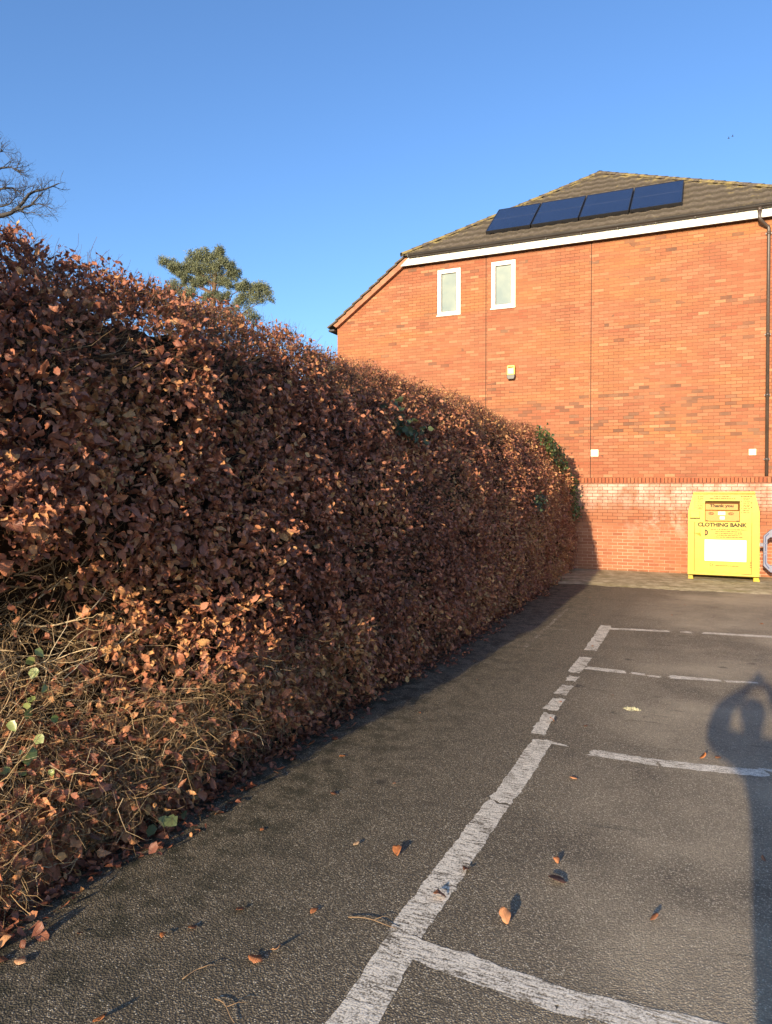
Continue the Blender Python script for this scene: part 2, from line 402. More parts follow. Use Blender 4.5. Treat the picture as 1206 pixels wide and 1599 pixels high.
M['yellow'] = yellow_mat()
M['orange'] = plain('orange_yellow_steel', (.50,.205,.010), .45, .5, .08, 5.)
M['dark'] = plain('dark_recess', (.10,.045,.012), .8, .2)
M['ink'] = plain('dark_print', (.045,.032,.008), .6, .3)
M['ink_soft'] = plain('faded_print', (.055,.04,.006), .6, .3)
M['poster'] = plain('white_poster', (.86,.85,.78), .5, .4, .03, 2.)
M['poster_ink'] = plain('sun_faded_poster_print', (.62,.63,.56), .5, .4)
M['rust'] = plain('rust_scrape', (.55,.26,.035), .8, .2, .3, 30.)
M['barrier'] = plain('lilac_grey_plastic', (.17,.17,.23), .45, .4, .08, 5.)
M['blue'] = plain('blue_inlay', (.035,.06,.16), .5, .4)
M['lamp_yellow'] = plain('yellow_lamp_housing', (.78,.62,.08), .35, .5)
M['lamp_glass'] = plain('lamp_lens', (.85,.78,.30), .2, .5)
M['vent'] = plain('cream_vent', (.78,.74,.52), .5, .4, .05)
M['moss'] = plain('dry_moss', (.42,.39,.25), .95, .1, .4, 60., .6)
# ------------------------------------------------------------------ ground, car park, pavement, markings
def sheet(name, x0, x1, y0, y1, z, mat):
    m = MB(); m.add([(x0,y0,z),(x1,y0,z),(x1,y1,z),(x0,y1,z)], [(0,1,2,3)]); return m.build(name, mat)
tag(sheet('ground', -400, 400, -400, 600, -.012, M['soil']), kind='structure')
tag(sheet('car_park', -3.6, 30, -40, 15.6, 0, M['asphalt']), kind='structure')
def pavement():
    me = bpy.data.meshes.new('pavement'); bm = bmesh.new()
    nx, ys = 200, [15.12,15.22,15.30,15.42,15.6,15.8,16.2,16.7,17.26]
    g = []
    for i in range(nx+1):
        x = -4.2+i*(16./nx); col = []
        for j,y in enumerate(ys):
            wob = .04*math.sin(x*1.9)+.03*math.sin(x*5.3+1)
            hgt = [-.006,.012,.030,.040,.048,.056,.068,.082,.098][j]
            yy = y+(wob+random.uniform(-.035,.035) if j<5 else 0)
            col.append(bm.verts.new((x, yy, hgt+(random.uniform(-.009,.009) if 0<j<8 else 0))))
        g.append(col)
    for i in range(nx):
        for j in range(len(ys)-1): bm.faces.new((g[i][j],g[i+1][j],g[i+1][j+1],g[i][j+1])).smooth = True
    bm.to_mesh(me); bm.free()
    return tag(link('pavement', me, M['pavement']), kind='structure')
pavement()
def jag(n, amp, step=.5):
    r = []; v = 0; b = 0
    for i in range(n):
        v = v*.85+random.uniform(-amp,amp)*.45; b = random.uniform(-1,1)*amp*2.2 if random.random()<.06 else b*.55; r.append(v+b+random.uniform(-amp,amp)*.3)
    return r
LZ=[.0015]
def marking(p0, p1, w0, w1, mat, seg=.025, amp=.010, endj=.05):
    p0=Vector((*p0,0)); p1=Vector((*p1,0)); d=p1-p0; L=d.length; d.normalize(); n=Vector((-d.y,d.x,0))
    LZ[0]+=.00012
    N=max(4,int(L/seg)); a=jag(N+1,amp); b=jag(N+1,amp); K=5
    vs=[]; fs=[]
    for i in range(N+1):
        t=i/N; w=w0+(w1-w0)*t; c=p0+d*L*t
        for k in range(K):
            s=k/(K-1); off=(-w/2+a[i])*(1-s)+(w/2+b[i])*s
            e=0
            if i in (0,N): e=random.uniform(-endj,endj)*.5
            q=c+n*off+d*e; vs.append((q.x,q.y,LZ[0]))
    for i in range(N):
        for k in range(K-1): fs.append((i*K+k,(i+1)*K+k,(i+1)*K+k+1,i*K+k+1))
    return vs,fs
def paint_line(segs, mat):
    m=MB(); LZ[0]=.0012+.0001*len([o for o in COL.objects if o.name.startswith('painted')])
    for s in segs: 
        v,f=marking(*s[:4],mat,**(s[4] if len(s)>4 else {})); m.add(v,[x[::-1] for x in f])
    return tag(m.build('painted_line', mat), kind='structure')
paint_line([((-1.185,2.1),(-1.215,2.93),.165,.165),((-1.218,2.935),(-1.19,4.42),.165,.145),((-1.17,4.44),(-1.165,5.67),.15,.155),
            ((-1.16,5.66),(-.96,5.62),.06,.015)], M['paint'])
paint_line([((-1.235,5.78),(-1.24,6.36),.12,.11),((-1.265,6.47),(-1.25,6.86),.13,.11),((-1.27,7.0),(-1.255,7.36),.12,.11),((-1.255,7.53),(-1.255,7.74),.1,.09),
            ((-1.29,7.9),(-1.27,8.66),.13,.14),((-1.28,9.06),(-1.30,10.78),.14,.16)], M['paint_thin'])
paint_line([((-1.14,2.86),(-.5,2.80),.13,.155),((-.5,2.805),(.12,2.86),.15,.14),((.12,2.86),(1.6,2.95),.14,.13)], M['paint'])
paint_line([((-.79,5.55),(-.3,5.54),.13,.13),((-.3,5.54),(.40,5.63),.14,.13),((.34,5.70),(1.8,5.78),.05,.05)], M['paint'])
paint_line([((-1.2,8.16),(-.78,8.13),.13,.12),((-.72,8.13),(-.58,8.11),.09,.08),((-.55,8.08),(-.42,8.07),.05,.07),((-.34,8.13),(.16,8.17),.15,.08),((.2,8.17),(.50,8.24),.08,.05)], M['paint'])
paint_line([((-1.33,10.55),(-.45,10.72),.13,.10),((-.3,10.75),(-.15,10.74),.1,.1),((-.02,10.78),(.9,10.88),.12,.13),((.9,10.88),(2.6,10.95),.13,.12)], M['paint'])
paint_line([((-2.06,10.19),(-1.5,10.25),.05,.03),((-2.05,8.9),(-2.07,12.1),.05,.05)], M['paint_faint'])
# ------------------------------------------------------------------ brick building
WV=17.5
B = empty('brick_building', (-2.7,WV,0), 'large red brick building with two small white framed upstairs windows under a hipped tile roof', 'building')
def wall():
    m=MB(); Z0=0; ZT=7.86; XR=2.25; XL=-9.25
    wins=[(-6.35,-5.72,6.41,7.61),(-4.925,-4.305,6.445,7.635)]
    xs=[-7.17]+[q for w in wins for q in w[:2]]+[XR]
    def rect(x0,x1,z0,z1): m.add([(x0,WV,z0),(x1,WV,z0),(x1,WV,z1),(x0,WV,z1)],[(0,1,2,3)])
    m.add([(XL,WV,Z0),(-7.17,WV,Z0),(-7.17,WV,ZT),(XL,WV,6.38)],[(0,1,2,3)])
    for i in range(len(xs)-1):
        x0,x1=xs[i],xs[i+1]; w=[q for q in wins if abs(q[0]-x0)<1e-6]
        if w: rect(x0,x1,Z0,w[0][2]); rect(x0,x1,w[0][3],ZT)
        else: rect(x0,x1,Z0,ZT)
    for x0,x1,z0,z1 in wins:
        y1=WV+.09
        m.add([(x0,WV,z0),(x1,WV,z0),(x1,WV,z1),(x0,WV,z1),(x0,y1,z0),(x1,y1,z0),(x1,y1,z1),(x0,y1,z1)],[(0,4,5,1),(1,5,6,2),(2,6,7,3),(3,7,4,0)])
    YB=31.
    m.add([(XR,WV,Z0),(XR,YB,Z0),(XR,YB,ZT),(XR,WV,ZT)],[(0,1,2,3)])
    m.add([(XL,WV,Z0),(XL,WV,6.38),(XL,YB,6.38),(XL,YB,Z0)],[(0,1,2,3)])
    m.add([(XL,YB,Z0),(XL,YB,6.38),(-7.17,YB,ZT),(-2.74,YB,10.6),(XR,YB,ZT),(XR,YB,Z0)],[(0,1,2,3,4,5)])
    return m.build('wall', M['brick'], B)
wall()
for x,z0,z1 in ((-5.05,.0,7.79),(-2.49,.0,7.80)):
    MB().box(x-.008,x+.008,WV-.003,WV+.02,z0,z1).build('movement_joint', M['joint'], B)
for x0,x1,z0,z1 in ((-6.35,-5.72,6.41,7.61),(-4.925,-4.305,6.445,7.635)):
    def ring(m,x0,x1,z0,z1,w,y0,y1):
        m.box(x0,x1,y0,y1,z0,z0+w); m.box(x0,x1,y0,y1,z1-w,z1); m.box(x0,x0+w,y0,y1,z0+w,z1-w); m.box(x1-w,x1,y0,y1,z0+w,z1-w)
    e=.004
    fr=MB(); ring(fr,x0+e,x1-e,z0+e,z1-e,.055,WV+.012,WV+.085)
    w=fr.build('window', M['white_upvc'], B, .004)
    sh=MB(); ring(sh,x0+.063,x1-.063,z0+.063,z1-.063,.05,WV-.004,WV+.07); sh.build('sash', M['white_upvc'], w, .006)
    g=MB(); ring(g,x0+.114,x1-.114,z0+.114,z1-.114,.010,WV+.018,WV+.06); g.build('gasket', M['joint'], w)
    MB().box(x0+.125,x1-.125,WV+.03,WV+.05,z0+.125,z1-.125).build('pane', M['glass'], w)
    MB().box(x0-.01,x1+.01,WV-.035,WV+.010,z0-.005,z0+.028).build('sill', M['white_upvc'], w, .006)
EV=17.30; EZ=8.03; TP=math.tan(R(38)); APX=-2.74; APS=3.45
fa=MB(); fa.prism([(-7.33,7.79),(2.32,7.79),(2.32,8.0),(-7.08,8.0)],WV-.13,WV-.002); fa.build('fascia', M['fascia'], B, .004)
MB().box(-7.3,2.32,WV-.13,WV-.004,7.775,7.789).build('soffit_shadow_gap', M['joint'], B)  # dark strip stands in for the shade under the fascia
gu=MB()
def gutter_profile():
    vs=[];fs=[];n=9;X=[-7.06,2.42]
    for x in X:
        for k in range(n+1):
            a=math.pi+math.pi*k/n; vs.append((x,EV-.0+.062*math.cos(a),8.03+.062*math.sin(a)))
    for k in range(n): fs.append((k,k+1,n+2+k,n+1+k))
    return vs,fs
v,f=gutter_profile(); gu.add(v,f,True); gu.tube([(-7.06,EV-.062,8.03),(2.42,EV-.062,8.03)],.009,6); gu.tube([(-7.06,EV+.062,8.03),(2.42,EV+.062,8.03)],.007,6)
for k in range(12):
    x=-6.8+k*.82; gu.box(x-.010,x+.010,EV-.03,EV+.06,7.958,7.968)
gu.prism([(-7.075,7.965),(-7.06,7.965),(-7.06,8.04),(-7.075,8.04)],EV-.06,EV+.06)
gu.build('gutter', M['black_plastic'], B)
dp=MB(); px=1.205
dp.tube([(1.02,EV,8.0),(1.02,EV,7.78),(1.03,EV,7.73),(1.06,EV+.03,7.70),(px-.05,WV-.075,7.62),(px-.012,WV-.06,7.60),(px,WV-.058,7.55),(px,WV-.058,2.27)],.036,10)
dp.tube([(1.02,EV,7.98),(1.02,EV,7.9)],[.05,.042],10)
for z in (7.46,5.3,4.0,2.62): dp.tube([(px,WV-.058,z-.03),(px,WV-.058,z+.03)],.044,10); dp.box(px-.06,px+.06,WV-.03,WV-.002,z-.015,z+.015)
dp.build('downpipe', M['pipe'], B)
def roof():
    V=[];Fq=[];E=[];RI=[]
    XLf=lambda s: -7.24+(APX+7.24)*s/APS
    XRf=lambda s: 2.42+(APX-2.42)*s/APS
    g=.375*math.cos(R(38)); n=int(APS/g)+1
    for i in range(n):
        s0=i*g-.03; s1=s0+g+.03
        rows=[(s0,-.005),(s0,.062),(min(s1,APS),.012)]
        xs=np.arange(-7.3,2.5,.05)
        ro=random.uniform(-.004,.004)
        for xi in range(len(xs)-1):
            a,b=xs[xi],xs[xi+1]; base=len(V)
            lo=max(XLf(max(s0,0)),XLf(min(s1,APS))); 
            if b<XLf(max(0,s0)) or a>XRf(max(0,s0)): continue
            tj=hash((int((a+(i%2)*.15)/.3),i))%100/100.
            for k_,(s,h) in enumerate(rows):
                for x in (a,b):
                    xx=min(max(x,XLf(max(s,0))),XRf(max(s,0)))
                    ph=((x+(0 if True else .15))%.30)/.30
                    roll=.022*max(0,math.cos(2*math.pi*ph))**.7 if math.cos(2*math.pi*ph)>0 else 0
                    ss=s+ (random.uniform(0,0))
                    V.append((xx,EV+ss,EZ+ss*TP+(h+roll+ro+tj*.006)*1.)); 
                    dd=min(xx-XLf(max(s,0)),XRf(max(s,0))-xx); E.append(math.exp(-max(dd,0)/.35)); RI.append((1.,.75,0.)[k_])
            Fq += [(base,base+1,base+3,base+2),(base+2,base+3,base+5,base+4)]
    me=fast_mesh('roof',np.array(V),np.array(Fq),False,{'edge':('FLOAT',np.array(E)),'joint':('FLOAT',np.array(RI))})
    rf=link('roof',me,M['tile'],B)
    # under-sheet and the side slopes
    m=MB(); Z=lambda s:EZ+s*TP-.02; YB=31.2
    A=(APX,EV+APS,Z(APS)+.01)
    m.add([(-7.24,EV+.02,EZ-.02),(2.42,EV+.02,EZ-.02),A],[(0,1,2)])
    Rb=(APX,YB,A[2]); 
    m.add([A,(2.42,EV,EZ-.03),(2.42,YB,EZ-.03),Rb],[(0,1,2,3)])
    m.add([(-7.24,EV,EZ-.03),A,Rb,(-7.24,YB,EZ-.03)],[(0,1,2,3)])
    m.build('roof_slope',M['tile'],B)
    # low eaves slope on the left with its stepped verge
    m=MB(); p0=Vector((-7.16,0,EZ+.0)); p1=Vector((-9.42,0,6.36)); d=p1-p0; N=9
    up=Vector((d.z,0,-d.x)).normalized(); up = up if up.z>0 else -up
    for k in range(N):
        a=p0+d*(k/N); b=p0+d*((k+1.12)/N)
        q=[a+up*.0,b+up*.035,b+up*.075,a+up*.04]
        m.prism([(q[3].x,q[3].z),(q[2].x,q[2].z),(q[1].x,q[1].z),(q[0].x,q[0].z)],WV-.16,YB)
    m.build('catslide_roof',M['tile'],B)
    m=MB(); dn=-up
    q=[p0+dn*.002,p1+dn*-.02-d.normalized()*.12,p1+dn*.10-d.normalized()*.16,p0+dn*.14]
    m.prism([(q[0].x,q[0].z),(q[1].x,q[1].z),(q[2].x,q[2].z),(q[3].x,q[3].z)],WV-.11,WV-.003); m.build('verge',M['mortar'],B)
    m=MB(); m.box(-9.46,-9.28,WV-.14,YB,6.27,6.34); m.build('eaves_gutter',M['black_plastic'],B,.02)
    # hip and ridge tiles: overlapping half rounds, coated in lichen
    V=[];Q=[];E=[]
    def caps(P0,P1,r):
        P0=Vector(P0);P1=Vector(P1);d=(P1-P0);L=d.length;d.normalize();sd=d.cross(Vector((0,0,1))).normalized();upv=sd.cross(d)
        N=int(L/.33)
        for k in range(N):
            for e,(t,rr) in enumerate(((k/N,r*1.12),((k+1.06)/N,r*.95))):
                c=P0+d*L*t
                for j in range(7):
                    a=math.pi*j/6; q=c+sd*rr*math.cos(a)+upv*(rr*.75*math.sin(a)-.03); V.append(tuple(q)); E.append(.60)
            b=len(V)-14
            for j in range(6): Q.append((b+j,b+j+1,b+7+j+1,b+7+j))
    A=(APX,EV+APS,EZ+APS*TP+.03)
    caps((-7.26,EV-.02,EZ+.03),A,.10); caps((2.44,EV-.02,EZ+.03),A,.10); caps((APX,31,A[2]),A,.12)
    me=fast_mesh('hip_tiles',np.array(V),np.array(Q),False,{'edge':('FLOAT',np.array(E))}); link('hip_tiles',me,M['tile'],B)
roof()
# solar panels, each a thing of its own
sl=Vector((0,math.cos(R(38)),math.sin(R(38)))); nn=Vector((0,-math.sin(R(38)),math.cos(R(38))))
labs=['solar panel at the low left end of the roof row, nearest the left hip','second solar panel from the left in the row on the tiled roof',
      'third solar panel from the left in the row on the tiled roof','solar panel at the right end of the roof row, directly below the ridge peak side']
labs=['dark solar panel at the left end of the row on the tiled roof','dark solar panel second from the left end of the roof row','dark solar panel second from the right end of the roof row','dark solar panel at the right end of the row on the tiled roof']
for i in range(4):
    w=1.125; x0=-5.105+i*1.152
    c=Vector((x0+w/2,EV+.42,EZ+.42*TP))+nn*.12
    e=empty('solar_panel',c,labs[i],'solar panel','solar panels on the roof')
    def bx(m,xa,xb,sa,sb,ha,hb):
        vs=[]
        for h in (ha,hb):
            for x,s in ((xa,sa),(xb,sa),(xb,sb),(xa,sb)): q=c+Vector((x,0,0))+sl*s+nn*h; vs.append(q)
        m.add(vs,[(0,3,2,1),(4,5,6,7),(0,1,5,4),(1,2,6,5),(2,3,7,6),(3,0,4,7)])
    L=1.62; m=MB(); bx(m,-w/2,w/2,0,.018,-.02,.018); bx(m,-w/2,w/2,L-.018,L,-.02,.018); bx(m,-w/2,-w/2+.018,.018,L-.018,-.02,.018); bx(m,w/2-.018,w/2,.018,L-.018,-.02,.018)
    m.build('frame',M['solar_frame'],e)
    me=bpy.data.meshes.new('cells'); m2=MB(); bx(m2,-w/2+.018,w/2-.018,.018,L-.018,-.018,.012)
    o=m2.build('cells',M['solar'],e)
    for s in (.3,1.25):
        m=MB(); bx(m,-w/2,w/2,s,s+.04,-.07,-.0205); 
        for x in (-.4,.4): bx(m,x-.03,x+.03,s-.02,s+.06,-.13,-.0695)
        m.build('mounting_rail',M['solar_frame'],e)
    m=MB()                                   # wire bird-guard skirt, uneven and full of debris
    for k in range(28):
        x=-w/2+k*w/28; d0=random.uniform(.05,.10); bx(m,x,x+w/28*.82,.0,.014,-d0,-.021)
    m.build('bird_guard',M['solar_frame'],e)
# lamp and vents
e=empty('wall_lamp',(-4.39,WV,4.84),'small yellow and black lamp box high on the brick wall','lamp')
m=MB(); m.prism([(-4.485,4.74),(-4.465,4.69),(-4.315,4.69),(-4.295,4.74),(-4.295,5.0),(-4.31,5.015),(-4.47,5.015),(-4.485,5.0)],WV-.10,WV); m.build('housing',M['lamp_yellow'],e,.008)
m=MB(); m.prism([(-4.49,4.735),(-4.468,4.675),(-4.312,4.675),(-4.29,4.735),(-4.29,4.79),(-4.49,4.79)],WV-.112,WV-.02); m.build('base_cap',M['black_plastic'],e,.01)
MB().box(-4.46,-4.32,WV-.106,WV-.09,4.955,4.985).build('top_slot',M['dark'],e)
MB().box(-4.465,-4.315,WV-.115,WV-.10,4.80,4.94).build('lens',M['lamp_glass'],e,.01)
for x,z,s,l in ((-2.393,2.823,.088,'cream square wall vent beside the dark brickwork joint above the hedge end'),(.932,2.78,.072,'cream square wall vent to the left of the downpipe')):
    e=empty('wall_vent',(x,WV,z),l,'vent','square vents on the brick wall')
    MB().box(x-s,x+s,WV-.025,WV,z-s*.95,z+s*.95).build('cover',M['vent'],e,.006)
    m=MB()
    for k in range(5): zz=z-s*.6+k*s*.3; m.box(x-s*.75,x+s*.75,WV-.032,WV-.0255,zz-.006,zz+.006)
    m.build('louvre',M['vent'],e)
# ------------------------------------------------------------------ boundary wall with brick-on-edge coping
W=empty('boundary_wall',(0,17.3,0),'low red brick wall with chalky white bloom and an upright brick coping','wall')
MB().box(-5.2,14,17.25,17.465,0,2.115).build('brickwork',M['plinth_brick'],W)
m=MB(); x=-5.2; k=0
while x<14:
    w=.066+random.uniform(-.002,.002); j=random.uniform(-.004,.004)
    m.box(x,x+w,17.238+j,17.472,2.118,2.232+random.uniform(-.004,.004)); x+=w+.013
def coping_mat():
    t=NT('coping_brick'); p=t.pos(); x,y,z=t.xyz(p)
    wn=t.n('ShaderNodeTexWhiteNoise',noise_dimensions='1D'); t.l(t.math('FLOOR',t.math('DIVIDE',t.math('ADD',x,20.2),.077)),wn.inputs['W'])
    c=t.ramp(wn.outputs[0],[(0,(.30,.09,.042)),(.6,(.36,.118,.054)),(1,(.40,.145,.066))]); c=t.mix(t.map(t.noise(p,30.,4),.4,.7,0,.4),c,(.2,.07,.04))
    t.base(c,.85,.25); t.bump(t.noise(p,50.,3),.3,.005); return t.m
M['coping']=coping_mat()
m.build('coping',M['coping'],W,.004,1)
MB().box(-5.2,14,17.262,17.455,2.116,2.216).build('coping_mortar',M['joint'],W)
# ------------------------------------------------------------------ clothing bank
def U(X): return -.325+(X-185)*.001656
def Zb(Y): return .175+(1330-Y)*.001740
FV=16.45
K=empty('clothing_bank',(.35,FV+.4,.08),'yellow metal clothing bank with sloped shoulders and a white poster on its door','clothing bank')
out=[(U(183),Zb(1328)),(U(1000),Zb(1340)),(U(996),Zb(552)),(U(945),Zb(352)),(U(240),Zb(352)),(U(185),Zb(560))]
HX0,HX1,HZ0,HZ1=U(380),U(778),Zb(685),Zb(437)
def bank_body():
    m=MB(); n=len(out); y0,y1=FV,17.1
    # front in strips around the hopper opening
    xl=lambda z: np.interp(z,[p[1] for p in (out[0],out[5],out[4])],[p[0] for p in (out[0],out[5],out[4])])
    xr=lambda z: np.interp(z,[p[1] for p in (out[1],out[2],out[3])],[p[0] for p in (out[1],out[2],out[3])])
    zs=sorted([out[0][1],HZ0,out[5][1],HZ1,out[4][1]])
    for a,b in zip(zs[:-1],zs[1:]):
        P=lambda x,z:(x,y0,z)
        if a>=HZ0-1e-6 and b<=HZ1+1e-6:
            m.add([P(xl(a),a),P(HX0,a),P(HX0,b),P(xl(b),b)],[(0,1,2,3)]); m.add([P(HX1,a),P(xr(a),a),P(xr(b),b),P(HX1,b)],[(0,1,2,3)])
        else: m.add([P(xl(a),a),P(xr(a),a),P(xr(b),b),P(xl(b),b)],[(0,1,2,3)])
    vs=[(x,y0,z) for x,z in out]+[(x,y1,z) for x,z in out]
    m.add(vs,[tuple(range(2*n-1,n-1,-1))]+[((i+1)%n,i,n+i,n+(i+1)%n) for i in range(n)])
    d=.14
    vs=[(HX0,y0,HZ0),(HX1,y0,HZ0),(HX1,y0,HZ1),(HX0,y0,HZ1),(HX0,y0+d,HZ0),(HX1,y0+d,HZ0),(HX1,y0+d,HZ1),(HX0,y0+d,HZ1)]
    m.add(vs,[(0,1,5,4),(1,2,6,5),(2,3,7,6),(3,0,4,7),(4,5,6,7)])
    me=m.build('body',M['yellow'],K)
    return me
bank_body()
m=MB(); m.prism([(U(236),Zb(352)),(U(948),Zb(348)),(U(942),Zb(322)),(U(246),Zb(328))],FV-.035,17.12); m.build('lid',M['yellow'],K,.006)
MB().box(U(238),U(946),FV-.004,FV-.001,Zb(357),Zb(351)).build('lid_gap',M['ink'],K)
for X0,X1,dz in ((188,248,0),(932,1000,.0)):
    for y in (FV+.0,16.98):
        x0,x1=U(X0),U(X1); m=MB()
        zt=Zb(1338); zb=.083
        m.add([(x0+.004,y+.004,zt),(x1-.012,y+.004,zt),(x1-.012,y+.1,zt),(x0+.004,y+.1,zt),(x0-.002,y-.03,zb),(x1+.008,y-.03,zb),(x1+.008,y+.12,zb),(x0-.002,y+.12,zb)],[(0,1,2,3),(7,6,5,4),(4,5,1,0),(5,6,2,1),(6,7,3,2),(7,4,0,3)])
        m.build('foot',M['yellow'],K,.004)
m=MB(); m.prism([(U(262),Zb(1290)),(U(908),Zb(1300)),(U(908),Zb(696)),(U(262),Zb(696))],FV-.010,FV-.001); D=m.build('door',M['yellow'],K,.003)
m=MB()
for X0,X1,Y0,Y1 in ((257,261.5,692,1286),(909,913,692,1304),(800,908,1300.5,1304),(262,800,1290,1292)): m.box(U(X0),U(X1),FV-.004,FV-.0005,Zb(Y1),Zb(Y0))
for Y in (1152,1170,1190,1212): m.box(U(890),U(913),FV-.02,FV-.0105,Zb(Y+7),Zb(Y))
m.build('door_gap',M['ink_soft'],D)
for Y in (452,505): MB().box(U(896),U(912),FV-.012,FV-.0005,Zb(Y+9),Zb(Y)).build('hinge',M['ink_soft'],K)
MB().box(U(909),U(911),FV-.003,FV-.0005,Zb(690),Zb(380)).build('panel_seam',M['ink_soft'],K)
m=MB(); m.box(U(207),U(320),FV-.03,FV-.001,Zb(642),Zb(557)); LB=m.build('lock_box',M['yellow'],K,.004)
MB().box(U(205),U(323),FV-.036,FV-.001,Zb(651),Zb(643)).build('lock_box_lip',M['ink_soft'],LB)
# hopper: mouth with its shade painted on a dark panel, thank-you plate, lower flap
MB().box(HX0+.004,HX1-.004,FV+.10,FV+.135,HZ0+.004,HZ1-.004).build('hopper_back',M['dark'],K)
m=MB(); m.box(U(384),U(758),FV+.045,FV+.07,Zb(546),Zb(472)); PL=m.build('hopper_plate',M['orange'],K,.004)
m=MB(); m.box(U(384),U(774),FV+.012,FV+.04,Zb(680),Zb(553)); FLP=m.build('hopper_flap',M['orange'],K,.005)
for X in (402,752): MB().box(U(X-13),U(X+13),FV-.004,FV+.0118,Zb(683),Zb(670)).build('flap_hinge',M['ink'],FLP)
def text(body, x, z, y, width, height, mat, parent, name, off):
    c=bpy.data.curves.new(name,'FONT'); c.body=body; c.size=1; c.align_x='CENTER'; c.offset=off; c.extrude=.01; c.resolution_u=3
    o=bpy.data.objects.new(name,c); COL.objects.link(o)
    dg=bpy.context.evaluated_depsgraph_get(); me=bpy.data.meshes.new_from_object(o.evaluated_get(dg)); bpy.data.objects.remove(o)
    a=np.zeros(len(me.vertices)*3); me.vertices.foreach_get('co',a); a=a.reshape(-1,3); lo,hi=a.min(0),a.max(0)
    a=(a-(lo+hi)/2)*np.array([width/(hi[0]-lo[0]),height/(hi[1]-lo[1]),.06]); a=np.stack([a[:,0]+x,y+0*a[:,0]-a[:,2],a[:,1]+z],-1)
    me.vertices.foreach_set('co',np.ascontiguousarray(a,dtype=np.float32).ravel()); me.update()
    return link(name,me,mat,parent)
text('Thank you',U(571),Zb(499),FV+.0435,.45,.084,M['ink'],PL,'lettering',.05)
text('CLOTHING BANK',U(578),Zb(722),FV-.0115,.93,.088,M['ink'],D,'lettering',.05)
def oval(cx,cz,rx,rz,y,mat,parent,name,w=.012,a0=0,a1=360,gaps=()):
    m=MB(); N=28
    for i in range(N):
        t0=a0+(a1-a0)*i/N; t1=a0+(a1-a0)*(i+1)/N
        if any(g0<=t0<g1 for g0,g1 in gaps): continue
        q=[]
        for t,k in ((t0,0),(t1,0),(t1,w),(t0,w)): q.append((cx+(rx-k)*math.cos(R(t)),y,cz+(rz-k)*math.sin(R(t))))
        m.add(q,[(0,3,2,1)])
    return m,name,mat,parent
for X in (453,677):
    m,_,_,_=oval(U(X),Zb(588),.052,.030,FV+.0105,None,None,'')
    m.box(U(X)-.028,U(X)-.008,FV+.0100,FV+.0116,Zb(588)-.010,Zb(588)+.012); m.box(U(X)+.004,U(X)+.024,FV+.0100,FV+.0116,Zb(588)-.012,Zb(588)+.008)
    m.build('emblem',M['ink'],FLP)
MB().box(U(532),U(612),FV+.0105,FV+.0118,Zb(603),Zb(565)).build('sticker',M['poster'],FLP); MB().box(U(552),U(606),FV+.0105,FV+.0118,Zb(656),Zb(622)).build('sticker',M['poster'],FLP)
random.seed(5)
def scribble(m, X0, X1, Y, h, y, maxw=46, minw=10):      # a line of worn, unreadable small print
    X=X0
    while X<X1:
        w=min(random.uniform(minw,maxw),X1-X)
        xx=X
        while xx<X+w-2:
            cw=random.uniform(4.5,7.5); hh=h*random.choice((.75,.75,1.1,.85))
            m.box(U(xx),U(min(xx+cw,X+w)),y-.0008,y,Zb(Y+h/2),Zb(Y+h/2-hh)); xx+=cw+1.3
        X+=w+6
m=MB()
for Y,hw in ((778,205),(802,150),(826,153),(846,128),(868,160)): scribble(m,650-hw,650+hw,Y,11,FV-.0105)
m.build('small_print',M['ink'],D)
m=MB(); scribble(m,505,770,1210,11,FV-.0105)
m.build('small_print',M['ink'],D)
m=MB(); scribble(m,485,670,383,12,FV-.001); scribble(m,435,725,408,13,FV-.001); m.build('small_print',M['ink_soft'],K); m=MB()
for k,Y in enumerate((383,404,425,449,473,497,520,534)): 
    scribble(m,292,372-(k*7)%25,Y,10,FV-.001)
    if k<7: m.box(U(268),U(278),FV-.0018,FV-.001,Zb(Y+3),Zb(Y)); m.box(U(274),U(280),FV-.0018,FV-.001,Zb(Y-1),Zb(Y-6))
m.box(U(258),U(260.5),FV-.0018,FV-.001,Zb(530),Zb(375)); m.build('checklist',M['ink_soft'],K); m=MB()
scribble(m,785,910,379,15,FV-.001)
for k,Y in enumerate((402,420,442,460,483,499,524,548,572)):
    scribble(m,815,875-(k*11)%22+14,Y,10,FV-.001)
    if k%2==0: m.box(U(790),U(798),FV-.0018,FV-.001,Zb(Y+4),Zb(Y-4))
m.build('checklist',M['ink_soft'],K)
m=MB()
cx,cz=U(380),Zb(818); N=16; pts=[(cx,cz)]
for i in range(N+1):
    a=R(-90+180*i/N); pts.append((cx+.066*math.cos(a),cz+.066*math.sin(a)))
m.add([(x,FV-.0112,z) for x,z in pts],[tuple(range(len(pts)))]); EM=m.build('emblem',M['ink'],D)
m=MB(); m.add([(cx+.012,FV-.0118,cz-.03),(cx+.045,FV-.0118,cz-.02),(cx+.04,FV-.0118,cz+.02),(cx+.015,FV-.0118,cz+.035)],[(0,1,2,3)]); m.build('emblem_centre',M['orange'],EM)
m=MB(); m.box(U(380),U(852),FV-.0135,FV-.0105,Zb(1155),Zb(902)); PO=m.build('poster',M['poster'],D)
m=MB(); scribble(m,492,705,1030,17,FV-.0138); scribble(m,505,812,1070,9,FV-.0138); scribble(m,505,812,1102,11,FV-.0138); m.build('small_print',M['poster_ink'],PO)
m,_,_,_=oval(U(458),Zb(1204),.034,.030,FV-.0112,None,None,'',.010,0,360,((50,80),(170,200),(290,320))); m.build('recycling_symbol',M['ink'],D)
m=MB(); m.add([(U(x),FV-.0112,Zb(y)) for x,y in ((252,828),(300,826),(326,822),(334,838),(338,878),(318,856),(290,840))],[(0,6,5,4,3,2,1)])
